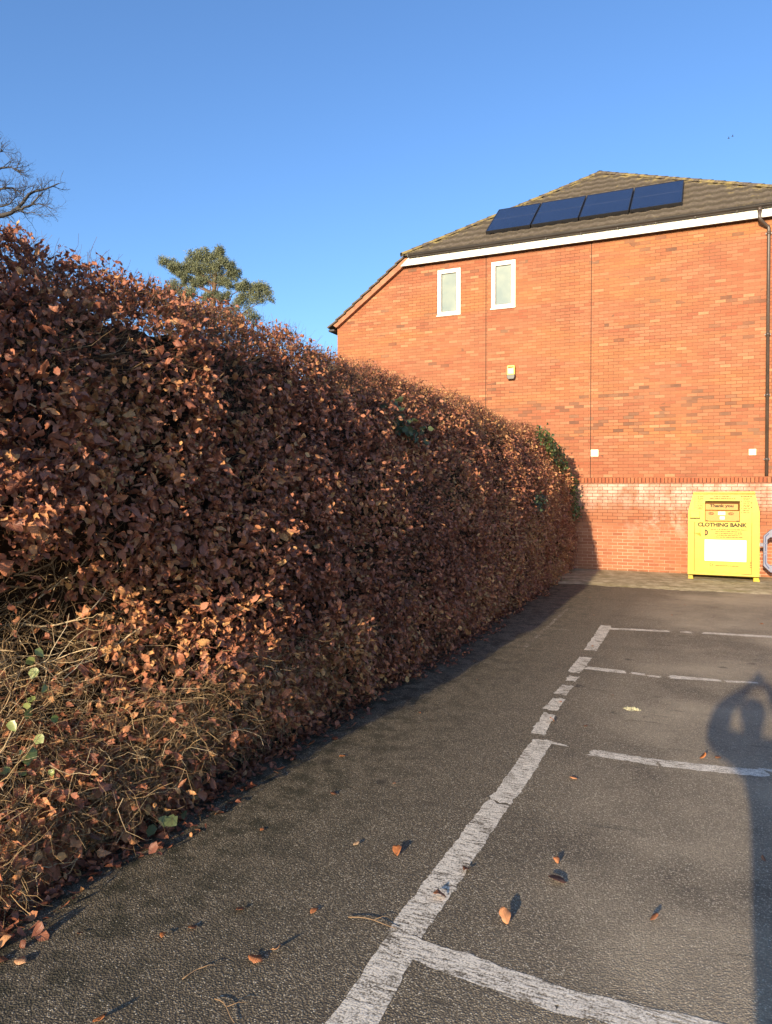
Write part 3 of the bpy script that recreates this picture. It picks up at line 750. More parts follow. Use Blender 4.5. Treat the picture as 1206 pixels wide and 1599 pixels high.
m.add([(U(x),FV-.0112,Zb(y)) for x,y in ((322,820),(330,770),(332,772),(328,822))],[(0,3,2,1)]); m.build('rust_scrape',M['rust'],D)
# ------------------------------------------------------------------ plastic barrier frame beside the bank
Q=empty('plastic_barrier',(1.65,16.62,.08),'lilac grey eight sided plastic barrier frame with blue inlay beside the yellow bank','barrier')
x0,x1,z0,z1=1.10,2.15,.265,1.15; ch=.135
def octo(x0,x1,z0,z1,c): return [(x0+c,z0),(x1-c,z0),(x1,z0+c),(x1,z1-c),(x1-c,z1),(x0+c,z1),(x0,z1-c),(x0,z0+c)]
o1=octo(x0,x1,z0,z1,ch); o2=octo(x0+.075,x1-.075,z0+.15,z1-.165,.05)
def ringprism(m,a,b,y0,y1):
    n=len(a)
    vs=[(x,y0,z) for x,z in a]+[(x,y0,z) for x,z in b]+[(x,y1,z) for x,z in a]+[(x,y1,z) for x,z in b]; fs=[]
    for i in range(n):
        j=(i+1)%n; fs+=[(i,j,n+j,n+i),(2*n+j,2*n+i,3*n+i,3*n+j),(j,i,2*n+i,2*n+j),(n+i,n+j,3*n+j,3*n+i)]
    m.add(vs,fs)
m=MB(); ringprism(m,o1,o2,16.60,16.68); m.build('frame',M['barrier'],Q,.012,3)
m=MB(); m.box(1.02,1.115,16.615,16.665,.79,.865); m.build('connector',M['barrier'],Q,.01)
m=MB()
def groove(pts,w):
    for (xa,za),(xb,zb) in zip(pts[:-1],pts[1:]):
        d=Vector((xb-xa,0,zb-za)).normalized(); n=Vector((-d.z,0,d.x))*w/2
        a=Vector((xa,16.597,za)); b=Vector((xb,16.597,zb)); m.add([a-n,b-n,b+n,a+n],[(0,1,2,3)])
groove([(1.20,1.07),(1.137,1.0),(1.137,.885)],.022); groove([(1.137,.845),(1.137,.70)],.022); groove([(1.137,.62),(1.137,.47),(1.147,.43),(1.21,.345)],.022)
groove([(1.3,1.09),(1.95,1.09)],.022); groove([(1.3,.315),(1.95,.315)],.022)
for z in (.862,.660):
    for k in range(10):
        a0=2*math.pi*k/10;a1=2*math.pi*(k+1)/10; m.add([(1.137+r*math.cos(a),16.597,z+r*math.sin(a)) for r,a in ((.011,a0),(.02,a0),(.02,a1),(.011,a1))],[(0,1,2,3)])
m.build('inlay',M['blue'],Q)
for x in (1.42,1.9):
    m=MB(); m.box(x-.035,x+.035,16.615,16.665,.11,.275); m.prism([(x-.09,.085),(x+.09,.085),(x+.05,.115),(x-.05,.115)],16.42,16.86); m.build('leg',M['barrier'],Q,.008)
# ------------------------------------------------------------------ beech hedge
PZ=np.array([0,.12,.3,.8,1.5,2.05,2.3,2.6,2.95,3.16,3.32,3.41]); PU=np.array([-2.98,-2.90,-2.82,-2.75,-2.77,-2.83,-2.92,-3.03,-3.17,-3.26,-3.37,-3.54])
prof=np.concatenate([np.stack([PU,PZ],1),[[-4.5,3.44],[-4.85,3.2]]]); 
pl=np.concatenate([[0],np.cumsum(np.linalg.norm(np.diff(prof,axis=0),axis=1))]); PLEN=pl[-1]
V0,V1=2.0,17.15
def hollow(v,z):                            # the bare, leafless bite near the hedge's sunny end
    a=np.clip((3.3-v-.5*(vnoise(np.stack([v*1.2,z*1.6,v*0],-1),3)-.5))/1.7,0,1)
    return a*sstep(1.98,1.55,z+.25*(vnoise(np.stack([v*2.2,z*0,v*0],-1),4)-.5))*sstep(.12,.85,z)
def lowcut(v,z): return sstep(2.6,1.5,v)*sstep(.9,.5,z)
def surf(v,s):
    u=np.interp(s,pl,prof[:,0]); z=np.interp(s,pl,prof[:,1])
    ds=.03; u2=np.interp(s+ds,pl,prof[:,0]); z2=np.interp(s+ds,pl,prof[:,1])
    n=np.stack([z2-z,0*z,-(u2-u)],-1); n=norm(n)
    P=np.stack([u,v,z],-1)
    b=(vnoise(np.stack([v*1.1,s*1.3,v*0],-1),1)-.5)*.18+(vnoise(np.stack([v*3.,s*3.4,v*0],-1),2)-.5)*.17
    endr=sstep(16.2,17.2,v)*.22
    P=P+n*b[...,None]; h=hollow(v,z)
    P[...,0]-=h*.85+endr*sstep(.0,3.,z)
    P[...,2]=P[...,2]-endr*.6*sstep(2.6,3.2,z)
    hh=1+.010*np.sin(v*1.7)-.03*sstep(6,13,v)
    P[...,2]*=hh
    return P,n,h
def thin(v,s):                              # sparse, twiggy patches of the face
    a=vnoise(np.stack([v*.9,s*1.5,v*0],-1),9)
    b=np.exp(-(((v-3.15)/.75)**2+((s-2.95)/.28)**2))*.9+np.exp(-(((v-3.6)/.9)**2+((s-.75)/.22)**2))*.65+np.exp(-(((v-5.1)/.45)**2+((s-1.55)/.22)**2))*.55
    return np.clip(sstep(.62,.80,a)*.6+b,0,1)
H=empty('beech_hedge',(-3.6,9,0),'tall clipped beech hedge of dry copper brown leaves along the car park','hedge')
def hedge_leaves(n, va, vb, rows, lmean, depth_s):
    v=RNG.uniform(va,vb,n); s=RNG.uniform(0,PLEN-.3,n)
    P,nr,h=surf(v,s); z=P[:,2]
    keep=RNG.random(n)>np.maximum(np.maximum(np.clip(1.9*h,0,.95),.82*thin(v,s)),sstep(3.5,4.6,s)*.4)
    keep&=RNG.random(n)>.5*sstep(.75,.3,z)*sstep(4.6,3.,v)
    keep&=RNG.random(n)<.20+.80*sstep(.36,.50,vnoise(np.stack([v*13.,s*15.,v*0],-1),71)*.75+vnoise(np.stack([v*3.1,s*3.6,v*0],-1),72)*.25)
    v,s,P,nr,h,z=[q[keep] for q in (v,s,P,nr,h,z)]; n=len(v)
    dep=RNG.exponential(depth_s,n)-RNG.exponential(.05,n)*(RNG.random(n)<.5)
    dep=np.clip(dep,-.11+.05*sstep(2.9,3.3,z),.22)
    P=P-nr*dep[:,None]
    # little gusts: clumps share a lean
    cl=np.stack([vnoise(np.stack([v*6,s*6,v*0],-1),20+i)-.5 for i in range(3)],-1)*2.2
    y=nr*.35+RNG.normal(0,.62,(n,3))+np.array([.05,-.05,-.55])+cl*.5
    zz=nr*.70+np.array([0,-.45,.30])+np.array([0,-.55,.05])*(sstep(2.0,2.25,z)*sstep(4,9,v))[:,None]+RNG.normal(0,.55,(n,3))+cl*.4
    L=np.clip(RNG.normal(lmean,.019,n),.024,.105)*(1-.35*sstep(2.9,3.3,z))*(1-.25*RNG.random(n)*(dep<-.03))
    tn=vnoise(np.stack([v*1.3,s*1.6,v*0],-1),31)
    tint=np.clip(RNG.normal(.545,.22,n)+(tn-.5)*.45+.10*sstep(6,14,v),0,.93)
    tint=np.where(RNG.random(n)<.012,RNG.uniform(.9,1.,n),tint)
    asp=RNG.uniform(.42,.78,n)
    return leaves(P,y,zz,L,asp,tint,rows=rows,fold=.5,curl=1.9,crinkle=.10,twist=1.0)
parts=[hedge_leaves(54000,V0,5.5,6,.056,.06),hedge_leaves(60000,5.5,10.5,4,.053,.055),hedge_leaves(80000,10.5,V1,3,.054,.05)]
# the rounded far end and the near end
def end_leaves(n,v,sgn):
    s=RNG.uniform(0,PLEN-.1,n); P,nr,h=surf(np.full(n,v),s)
    k=RNG.random(n)**.6; c=np.array([-3.9,v,1.5]); P=c+(P-c)*k[:,None]; P[:,1]=v+sgn*(RNG.normal(0,.06,n)+.25*(1-k**4)*(0 if sgn<0 else .0))
    nv=np.tile(np.array([0,sgn,0.]),(n,1))
    return leaves(P,nv*.3+RNG.normal(0,.6,(n,3))+np.array([0,0,-.5]),nv*.8+RNG.normal(0,.5,(n,3)),np.clip(RNG.normal(.064,.014,n),.03,.1),RNG.uniform(.5,.8,n),np.clip(RNG.normal(.5,.18,n),0,.95),rows=3)
parts.append(end_leaves(5000,V1,1)); parts.append(end_leaves(4500,V0,-1))
# leaves caught among the bare stems of the hollow and low down
n=1100; v=RNG.uniform(2.0,3.8,n); z=RNG.uniform(.03,1.7,n)*RNG.random(n)**.9; low=RNG.random(n)<.65; z=np.where(low,np.minimum(z,.1+z*.45),z); v=np.where(~low,RNG.uniform(2.9,3.8,n),v); P=np.stack([RNG.uniform(-3.25,-2.9,n)-.45*sstep(3.4,2.2,v)*sstep(.4,.9,z),v,z],-1)
parts.append(leaves(P,RNG.normal(0,.7,(n,3))+np.array([.2,-.2,-.5]),RNG.normal(0,.5,(n,3))+np.array([.5,-.5,.3]),np.clip(RNG.normal(.066,.016,n),.035,.11),RNG.uniform(.55,.85,n),np.clip(RNG.normal(.68,.2,n),0,1),rows=5))
link('foliage',leaf_mesh('foliage',parts),M['beech'],H)
def hedge_twigs():
    out=[]
    def pop(n,va,vb,lo,hi,r,back,tm,dirfun,flt=None,K=6,bend=.5,sa=0,sb=None,ts=.15):
        v=RNG.uniform(va,vb,n); s=RNG.uniform(sa,sb if sb else PLEN-.8,n); P,nr,h=surf(v,s); z=P[:,2]
        if flt is not None:
            k=flt(v,s,z,h); v,s,P,nr,h,z=[q[k] for q in (v,s,P,nr,h,z)]
        n=len(v); L=RNG.uniform(lo,hi,n); d=dirfun(n,nr)
        st=P-nr*back-norm(d)*(L*.55)[:,None]
        pth=wander(st,d,L,K,bend); rr=r*RNG.uniform(.6,1.5,n)
        rad=rr[:,None]*np.linspace(1,.45,K)[None]
        out.append(tubes(pth,rad,np.clip(RNG.normal(tm,ts,n),0,1)))
    d1=lambda n,nr: nr*.7+RNG.normal(0,.45,(n,3))+np.array([0,.15,.35])
    pop(7500,V0,9,.12,.38,.0014,.03,.34,d1)
    pop(5000,9,V1,.12,.32,.0016,.03,.34,d1)
    # fine shoots standing proud of the clipped top
    pop(2600,V0,V1,.07,.20,.0013,-.04,.30,lambda n,nr: nr*.6+RNG.normal(0,.35,(n,3))+np.array([0,0,.8]),sa=3.0,sb=4.0,K=4)
    # sparse patches: criss-cross twigs
    d2=lambda n,nr: nr*.25+RNG.normal(0,.5,(n,3))+np.array([.1,.75,.15])
    pop(14000,V0,9,.15,.5,.0016,.05,.5,d2,lambda v,s,z,h: RNG.random(len(v))<thin(v,s)*.75)
    # the lower skirt: long wiry stems running along the hedge
    pop(7000,2.0,7.,.10,.40,.0017,.02,.70,lambda n,nr: nr*.25+RNG.normal(0,.50,(n,3))+np.array([.1,.8,.15]),lambda v,s,z,h: RNG.random(len(v))<sstep(7,2.5,v)*.9,sa=0.,sb=.95,bend=1.1,K=7)
    # bare hollow: pale stems that fork into finer and finer twigs
    def keepin(p): return (p[:,:,0].max(1)<-2.80)&(p[:,:,2].min(1)>.01)
    def grow(par,r0,cnt,lo,hi,r,K,bend,tm,side):
        n=len(par)*cnt; k=np.repeat(np.arange(len(par)),cnt); f=RNG.uniform(.15,1.,n)*(par.shape[1]-1.001); j=f.astype(int); fr=(f-j)[:,None]
        st=par[k,j]*(1-fr)+par[k,j+1]*fr; tg=norm(par[k,j+1]-par[k,j])
        d=tg+RNG.normal(0,side,(n,3))+np.array([.12,0,.05]); p=wander(st,d,RNG.uniform(lo,hi,n),K,bend); p=p[keepin(p)]
        out.append(tubes(p,(r*RNG.uniform(.7,1.3,len(p)))[:,None]*np.linspace(1,.45,K)[None],np.clip(RNG.normal(tm,.12,len(p)),0,1),4 if r>.002 else 3)); return p
    n=210; v=RNG.uniform(1.95,3.05,n); z=RNG.uniform(.02,1.6,n); u=RNG.uniform(-.5,-.1,n)-2.86-.75*np.clip((3.5-v)/1.6,0,1)*sstep(.15,.8,z)
    P0=wander(np.stack([u,v,z],-1),RNG.normal(0,.4,(n,3))+np.array([.3,.75,.35]),RNG.uniform(.35,.85,n),10,.9); P0=P0[keepin(P0)]
    out.append(tubes(P0,(.0046*RNG.uniform(.6,1.5,len(P0)))[:,None]*np.linspace(1,.5,10)[None],np.clip(RNG.normal(.88,.1,len(P0)),0,1),5))
    P1=grow(P0,0,5,.15,.45,.0024,7,1.0,.82,.55); P2=grow(P1,0,3,.07,.26,.0015,5,.9,.70,.6); grow(P2[::2],0,2,.04,.12,.0011,4,.6,.62,.7)
    # upright main stems
    n=60; P=np.stack([RNG.uniform(-4.1,-3.65,n),np.linspace(1.2,16.9,n)+RNG.normal(0,.08,n),np.full(n,-.02)],-1)
    pth=wander(P,np.array([[0,0,1.]])+RNG.normal(0,.12,(n,3)),RNG.uniform(1.6,2.4,n),9,.15,.3); out.append(tubes(pth,RNG.uniform(.012,.026,n)[:,None]*np.linspace(1,.45,9)[None],np.clip(RNG.normal(.8,.1,n),0,1),6))
    return out
link('twigs',leaf_mesh('twigs',hedge_twigs()),M['twig'],H)
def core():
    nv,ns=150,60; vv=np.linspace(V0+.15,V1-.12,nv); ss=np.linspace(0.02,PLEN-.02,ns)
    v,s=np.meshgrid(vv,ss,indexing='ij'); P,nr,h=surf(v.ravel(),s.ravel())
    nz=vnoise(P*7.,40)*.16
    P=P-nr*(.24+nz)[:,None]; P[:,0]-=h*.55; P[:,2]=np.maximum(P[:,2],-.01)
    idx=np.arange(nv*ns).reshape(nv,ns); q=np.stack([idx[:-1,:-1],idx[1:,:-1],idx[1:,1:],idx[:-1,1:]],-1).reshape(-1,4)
    # back and ends: box hull and dark core added to stop sun leaking through
    me=fast_mesh('light_block_core',P,q,False); o=link('light_block_core',me,M['core'],H)
    m=MB(); m.box(-4.7,-3.75,V0+.3,V1-.2,0,2.9); m.build('light_block_box',M['core'],H)
core()
# leaf litter under the hedge: nobody could count it
n=4200; v=RNG.uniform(1.9,17.,n); off=np.minimum(RNG.exponential(.065,n),.24)*(.6+1.2*vnoise(np.stack([v*1.5,v*0,v*0],-1),80)); P=np.stack([-2.98+off,v,np.full(n,.006)+RNG.random(n)*.02],-1)
vv,qq,tt,cc=leaves(P,RNG.normal(0,1,(n,3))*np.array([1,1,.25]),RNG.normal(0,.3,(n,3))+np.array([0,0,1.]),np.clip(RNG.normal(.055,.015,n),.02,.085),RNG.uniform(.5,.8,n),np.clip(RNG.normal(.38,.2,n),0,.9),rows=4)
vv[:,2]=np.maximum(vv[:,2],.003)
tag(link('leaf_litter',fast_mesh('leaf_litter',vv,qq,True,{'tint':('FLOAT',tt),'lc':('FLOAT_VECTOR',cc)}),M['beech']),'brown leaf litter gathered along the foot of the hedge','leaf litter',kind='stuff')
# ------------------------------------------------------------------ ivy
IVP=([0,.15,.35,.55,.8,1],[.1,.5,.42,.55,.25,.03])
def ivy(label, pts, n, mat, tm, size, spread, stem_from, root_up=None):
    pts=np.array(pts,dtype=float); c=pts.mean(0)
    e=empty('ivy',(c[0],c[1],pts[:,2].min()),label,'ivy','ivy growing through the hedge')
    k=RNG.integers(0,len(pts),n); P=pts[k]+RNG.normal(0,1,(n,3))*np.array(spread)
    y=RNG.normal(0,.5,(n,3))+np.array([.2,-.2,-.6]); z=RNG.normal(0,.4,(n,3))+np.array([.7,-.45,.35])
    link('foliage',leaf_mesh('foliage',[leaves(P,y,z,np.clip(RNG.normal(size,size*.25,n),size*.4,size*1.6),RNG.uniform(.8,1.1,n),np.clip(RNG.normal(tm,.2,n),0,1),rows=6,fold=.15,curl=.5,crinkle=.03,prof=IVP)]),mat,e)
    ns=max(3,n//25); d=pts[RNG.integers(0,len(pts),ns)]; st=np.array(stem_from)+RNG.normal(0,.05,(ns,3))
    K=7; t=np.linspace(0,1,K)[None,:,None]; pth=st[:,None]*(1-t)+d[:,None]*t+RNG.normal(0,.02,(ns,K,3))
    link('stem',leaf_mesh('stem',[tubes(pth,np.full((ns,K),.0022),np.full(ns,.5),4)]),M['twig'],e)
def hedge_pt(v,z,o=.03):
    s=np.interp(z,[0,.3,1,2.05,2.6,3.16,3.41],np.interp([0,.3,1,2.05,2.6,3.16,3.41],prof[:12,1],pl[:12])); P,nr,_=surf(np.array([v]),np.array([s])); return (P+nr*o)[0]
ivy('bright green ivy trailing down the far rounded end of the hedge by the brick wall',
    [hedge_pt(v,z,.09) for v,z in ((14.9,3.12),(15.4,3.05),(15.9,2.98),(16.3,2.85),(16.6,2.7),(16.8,2.5),(16.95,2.3),(17.02,2.1),(17.05,1.95),(15.2,2.85),(15.7,2.7),(16.2,2.55),(17.0,1.7),(17.05,1.5))],
    1400,M['ivy'],.42,.05,(.06,.16,.10),(-3.4,17.0,.1))
ivy('dark bluish green ivy clump showing through the upper hedge face',[hedge_pt(v,z,.05) for v,z in ((7.2,2.86),(7.35,2.76),(7.5,2.66),(7.65,2.62),(7.25,2.7))],70,M['ivy_dark'],.6,.075,(.05,.07,.05),(-3.4,7.4,2.0))
ivy('small dark ivy patch low in the shaded far hedge face',[hedge_pt(v,z,.04) for v,z in ((12.6,1.85),(12.8,1.75),(13.0,1.8))],130,M['ivy_dark'],.5,.06,(.04,.14,.07),(-3.3,12.8,1.2))
ivy('pale green ivy sprigs among the bare stems at the near end of the hedge',[(-3.18,2.2,1.72),(-3.1,2.35,1.35),(-3.05,2.45,1.15),(-3.0,2.5,.92),(-2.98,2.52,.78),(-3.2,2.15,1.05),(-3.05,2.45,.62)],34,M['ivy'],.97,.042,(.05,.08,.05),(-3.35,2.2,.1))
ivy('tiny dull green ivy sprig at the foot of the hedge beside the tarmac',[(-2.78,3.28,.08),(-2.8,3.22,.12)],6,M['ivy_dark'],.8,.05,(.03,.04,.02),(-2.95,3.25,0))
# ------------------------------------------------------------------ fallen leaves, twigs, moss on the tarmac
def single_leaf(name,x,y,L,tint,rz,curl,fold,label,group,stand=0.):
    n=1; st=RNG.bit_generator.state
    yd=np.array([[math.cos(rz),math.sin(rz),stand]]); zd=np.array([[-stand*math.cos(rz),-stand*math.sin(rz),1.]])
    v,q,t,c=leaves(np.array([[0,0,0.]]),yd,zd,np.array([L]),np.array([random.uniform(.6,.85)]),np.array([tint]),rows=7,fold=fold,curl=curl,crinkle=.035)
    v[:,:2]-=v[:,:2].mean(0); v[:,2]-=v[:,2].min()-.002
    me=fast_mesh(name,v,q,True,{'tint':('FLOAT',t),'lc':('FLOAT_VECTOR',c)})
    o=link(name,me,M['fallen']); o.location=(x,y,.004)
    sm=o.modifiers.new('thickness','SOLIDIFY'); sm.thickness=.0008
    return tag(o,label,'leaf',group)
G='fallen leaves on the tarmac'
lv=[(-1.53,3.58,.085,.75,2.,1.2,.5,'red brown fallen leaf alone on the dark tarmac left of the white line',.15),
 (-1.17,3.27,.075,.55,.4,1.,.4,'brown fallen leaf lying on the wide white line near the camera',.1),
 (-.83,3.21,.085,.85,2.2,1.6,.6,'orange curled fallen leaf standing up and casting a dark shadow',.9),
 (-1.72,2.51,.075,.62,.2,.8,.3,'rust brown flat fallen leaf left of a thin curled pale one near the front',.05),
 (-1.67,2.59,.075,.90,-.2,1.4,.7,'thin pale orange curled leaf right of a rust brown one near the front',.1),
 (-.81,4.99,.06,.85,.2,.8,.3,'small orange leaf in the parking bay just before the second bay line',.1),
 (-1.77,3.57,.045,.97,1.,.8,.4,'tiny cream coloured leaf left of the red brown leaf',.1),
 (-1.12,3.55,.07,.15,1.3,1.,.5,'dark brown leaf touching the right edge of the white line',.1),
 (-.67,3.64,.10,.05,.1,.7,.4,'large almost black wet leaf in the near parking bay',.0),
 (0.,5.75,.07,.8,.3,1.2,.4,'tan leaf just above the second bay line, left of its twin',.3),
 (.10,5.82,.06,.75,1.2,1.,.4,'tan leaf just above the second bay line, right of its twin',.3),
 (-2.77,2.14,.085,.88,1.3,.7,.3,'yellow orange leaf at the foot of the hedge at the left picture edge',.7),
 (-2.70,2.06,.085,.5,.9,1.,.5,'dark red leaf below a yellow orange one at the left picture edge',.3),
 (-2.62,2.10,.07,.9,.05,.8,.6,'narrow pale leaf lying beside a dark red leaf at the left picture edge',.05),
 (-2.05,1.98,.07,.8,.3,1.,.4,'orange leaf cut by the bottom edge of the picture',.1),
 (-2.77,4.81,.075,.55,.5,1.2,.5,'brown leaf lying beyond the hedge litter in the hedge shadow',.3),
 (-2.45,4.71,.055,.8,.7,1.,.4,'small orange leaf at the sunlit edge of the hedge shadow',.3),
 (-1.18,6.14,.06,.78,.5,1.,.4,'orange leaf on the broken part of the white line',.3)]
for a in lv: single_leaf('fallen_leaf',a[0],a[1],a[2]*.92,a[3],a[4],a[5]*.65,a[6]*.7,a[7],G,a[8]*.6)
common='small brown fallen leaf lying flat on the open tarmac'
for x,y in ((-1.99,2.78),(-2.54,2.34),(-2.11,2.58),(-.71,3.83),(-2.15,7.15),(-2.49,9.03),(-1.67,2.92),(-1.28,9.28),(.77,11.82),(-.8,7.15),(-1.22,6.74),(-.9,6.14),(-2.19,2.48),(.75,12.2),(-.46,12.02),(-1.57,11.52),(-2.3,5.9),(-2.2,4.1),(-1.9,4.4),(-2.35,3.5),(.3,4.3),(-.2,3.5),(-2.4,7.9),(-1.9,13.4),(-.3,13.2)):
    single_leaf('fallen_leaf',x,y,random.uniform(.03,.055),random.uniform(.2,.85),random.uniform(0,6.3),random.uniform(.3,1.4),random.uniform(.1,.6),common,G,random.uniform(0,.2))
for (x,y,rz,L),l in zip(((-1.38,2.95,.1,.24),(-1.66,2.22,-.4,.16),(-1.9,2.35,1.2,.13)),('thin forked twig lying against the near white line','short curved twig near the bottom edge of the tarmac','small straight twig on the dark tarmac below the hedge')):
    m=MB(); p=[Vector((x+math.cos(rz)*L*(t-.5),y+math.sin(rz)*L*(t-.5)+.012*math.sin(t*5),.008+.006*math.sin(t*3))) for t in np.linspace(0,1,7)]
    m.tube(p,[.0025,.0024,.0022,.002,.0018,.0015,.001],6); m.tube([p[3],p[3]+Vector((.03,.035,.004)),p[3]+Vector((.06,.05,.002))],[.0016,.0013,.0008],5)
    t_=NT('fallen_twig_bark'); t_.base((.22,.14,.075),.8)
    tag(m.build('fallen_twig',t_.m),l,'twig','fallen twigs on the tarmac')
m=MB()
for k in range(60):
    a=random.uniform(0,6.28); r=random.random()**.5; x=-.586+.075*r*math.cos(a); y=6.79+.06*r*math.sin(a); h=random.uniform(.012,.032)*(1.2-r); w=random.uniform(.006,.012)
    m.add([(x-w,y-w,.002),(x+w,y-w,.002),(x+w,y+w,.002),(x-w,y+w,.002),(x+random.uniform(-w,w),y+random.uniform(-w,w),h)],[(0,1,4),(1,2,4),(2,3,4),(3,0,4)])
tag(m.build('moss_clump',M['moss']),'pale yellow green moss clump on the tarmac in the middle bay','moss')
# ------------------------------------------------------------------ trees beyond the hedge
def tree_mesh(limbs, levels, rnd, plane_n, seed):
    """limbs: list of (points, r0, r1); grows finer twigs from each. returns tubes parts"""
    global RNG
    RNG=np.random.default_rng(seed); out=[]
    cur=[]
    for pts,r0,r1 in limbs:
        P=np.array(pts,dtype=float); t=np.linspace(0,len(P)-1,14); Q=np.stack([np.interp(t,np.arange(len(P)),P[:,i]) for i in range(3)],-1)
        Q+=RNG.normal(0,.02,Q.shape); cur.append((Q,np.linspace(r0,r1,14)))
    paths=[c[0] for c in cur]; rads=[c[1] for c in cur]
    out.append(tubes(np.stack(paths),np.stack(rads),RNG.random(len(paths)),7))
    for (cnt,lo,hi,rr,K,bend) in levels:
        S_=[];D_=[];L_=[];R_=[]
        for P,r in zip(paths,rads):
            k=P.shape[0]; ln=np.linalg.norm(np.diff(P,axis=0),axis=1).sum()
            m=max(1,int(cnt*ln+RNG.random()))
            for _ in range(m):
                i=RNG.uniform(.18,.98)*(k-1); j=int(i); f=i-j; p=P[j]*(1-f)+P[min(j+1,k-1)]*f
                tg=P[min(j+1,k-1)]-P[j]; tg=tg/max(np.linalg.norm(tg),1e-6)
                d=tg*.75+RNG.normal(0,.6,3)+np.array([0,0,.22]); S_.append(p);D_.append(d);L_.append(RNG.uniform(lo,hi)*(1.15-.5*i/(k-1)));R_.append(min(rr,r[j]*.6))
        S_=np.array(S_);D_=np.array(D_);L_=np.array(L_);R_=np.array(R_)
        pth=wander(S_,D_,L_,K,bend,.25); rad=R_[:,None]*np.linspace(1,.5,K)[None]
        out.append(tubes(pth,rad,RNG.random(len(S_)),4)); paths=list(pth); rads=list(rad)
    return out
T=empty('bare_tree',(-27.8,18.3,0),'leafless tree with fine grey twigs rising behind the hedge','tree')
trunk=MB(); trunk.tube([(-27.8,18.3,-.1),(-27.7,18.35,4),(-27.6,18.45,8),(-27.5,18.55,10.5),(-27.6,18.5,13),(-27.7,18.4,15.)],[.34,.29,.25,.21,.14,.06],12)
tk=NT('grey_bark'); tk.base((.07,.065,.06),.9,.2); trunk.build('trunk',tk.m,T)
D0=np.array
limbs=[([(-27.55,18.5,9.2),(-26.6,18.99,11.7),(-25.9,19.3,12.45),(-25.24,19.62,12.66),(-24.9,19.8,12.72),(-24.60,19.95,13.0),(-24.28,20.06,13.42),(-23.95,20.2,13.6),(-23.5,20.42,13.68),(-23.15,20.58,13.9)],.13,.02),
 ([(-24.78,19.85,12.86),(-24.45,20.0,12.92),(-24.15,20.1,13.05),(-23.9,20.23,13.3),(-23.72,20.3,13.55)],.06,.022),
 ([(-24.05,20.15,13.1),(-23.75,20.3,13.1),(-23.45,20.4,12.95),(-23.15,20.5,12.75)],.022,.008),
 ([(-24.7,19.9,12.88),(-24.3,20.1,12.75),(-23.9,20.2,12.7),(-23.5,20.4,12.6)],.02,.008),
 ([(-27.5,18.55,11),(-26.3,19.1,12.9),(-25.4,19.5,13.6),(-24.8,19.8,13.75),(-24.35,20.,13.4)],.09,.015),
 ([(-27.6,18.5,12.),(-26.4,19.,13.6),(-25.4,19.55,14.4),(-24.9,19.8,14.55),(-24.45,20.,14.3)],.08,.012),
 ([(-27.6,18.5,12.8),(-26.4,19.,14.3),(-25.5,19.5,14.95),(-25.1,19.7,15.2)],.07,.012),
 ([(-27.6,18.5,12.5),(-27.,18.9,14.5),(-26.,19.3,15.6),(-25.6,19.5,16.)],.07,.012),
 ([(-27.5,18.5,10.5),(-26.2,19.2,12.2),(-25.4,19.55,12.95),(-24.9,19.8,13.1),(-24.6,19.9,13.45)],.07,.012),
 ([(-27.6,18.5,11.5),(-28.5,18.2,13.),(-29.6,17.8,14.6)],.1,.015),([(-27.6,18.5,12.5),(-28.3,18.3,14.4),(-28.7,18.2,16.2)],.09,.015),([(-27.6,18.5,10.),(-29,18.,11.3),(-30.2,17.6,12.8)],.1,.015)]
link('crown',leaf_mesh('crown',tree_mesh(limbs,[(4.5,.5,1.1,.014,7,.8),(6.,.2,.6,.007,5,.8),(6.5,.12,.34,.0042,4,.7)],0,None,5)),M['bark'],T)
T=empty('pine_tree',(-25.2,32.7,0),'green pine tree with open rounded foliage showing above the hedge','tree')
trunk=MB(); trunk.tube([(-25.2,32.7,-.1),(-25.1,32.75,5),(-25.25,32.7,10.5),(-25.15,32.8,12.6),(-25.0,32.9,14.2)],[.36,.3,.22,.15,.05],12)
tk=NT('pine_trunk_bark'); tk.base((.17,.10,.06),.9,.2); trunk.build('trunk',tk.m,T)
RNG=np.random.default_rng(21)
cl=[(-27.49,31.79,14.50,.34),(-27.2,31.9,14.2,.35),(-26.9,32.05,14.15,.42),(-26.6,32.2,13.85,.4),(-26.35,32.34,14.55,.42),(-26.0,32.4,14.85,.36),(-25.95,32.48,14.25,.5),(-25.53,32.67,14.80,.45),(-25.4,32.7,14.3,.5),(-24.95,32.93,14.98,.40),(-24.7,33.0,14.6,.45),(-25.0,32.9,14.1,.5),(-24.3,33.2,14.25,.38),(-24.1,33.28,13.95,.33),(-25.5,32.7,13.6,.4),(-25.9,32.48,13.5,.4),(-24.8,33.,13.5,.35),(-24.4,33.1,13.35,.3),
    (-23.75,33.4,13.2,.30),(-23.35,33.56,13.2,.32),(-22.97,33.78,13.15,.36),(-22.6,33.95,13.0,.33),(-22.4,34.,12.65,.28),(-22.9,33.8,12.5,.32),(-23.4,33.6,12.6,.38),(-23.8,33.4,12.4,.4),(-24.6,33.,12.6,.4),(-25.4,32.7,12.6,.45),(-26.4,32.3,12.9,.5),(-27.2,31.9,13.2,.5),(-24.2,33.2,11.6,.6),(-26.2,32.4,11.6,.7),(-23.2,33.6,11.6,.5)]
cl=np.array(cl); n0=len(cl); sub=np.repeat(cl,5,0); sub[:,:3]+=norm(RNG.normal(size=(len(sub),3)))*sub[:,3:]*np.array([1.05,1.,.95]); sub[:,3]=RNG.uniform(.09,.20,len(sub)); cl[:,3]*=.8; cl=np.concatenate([cl,sub]); pts=[];tc=[]
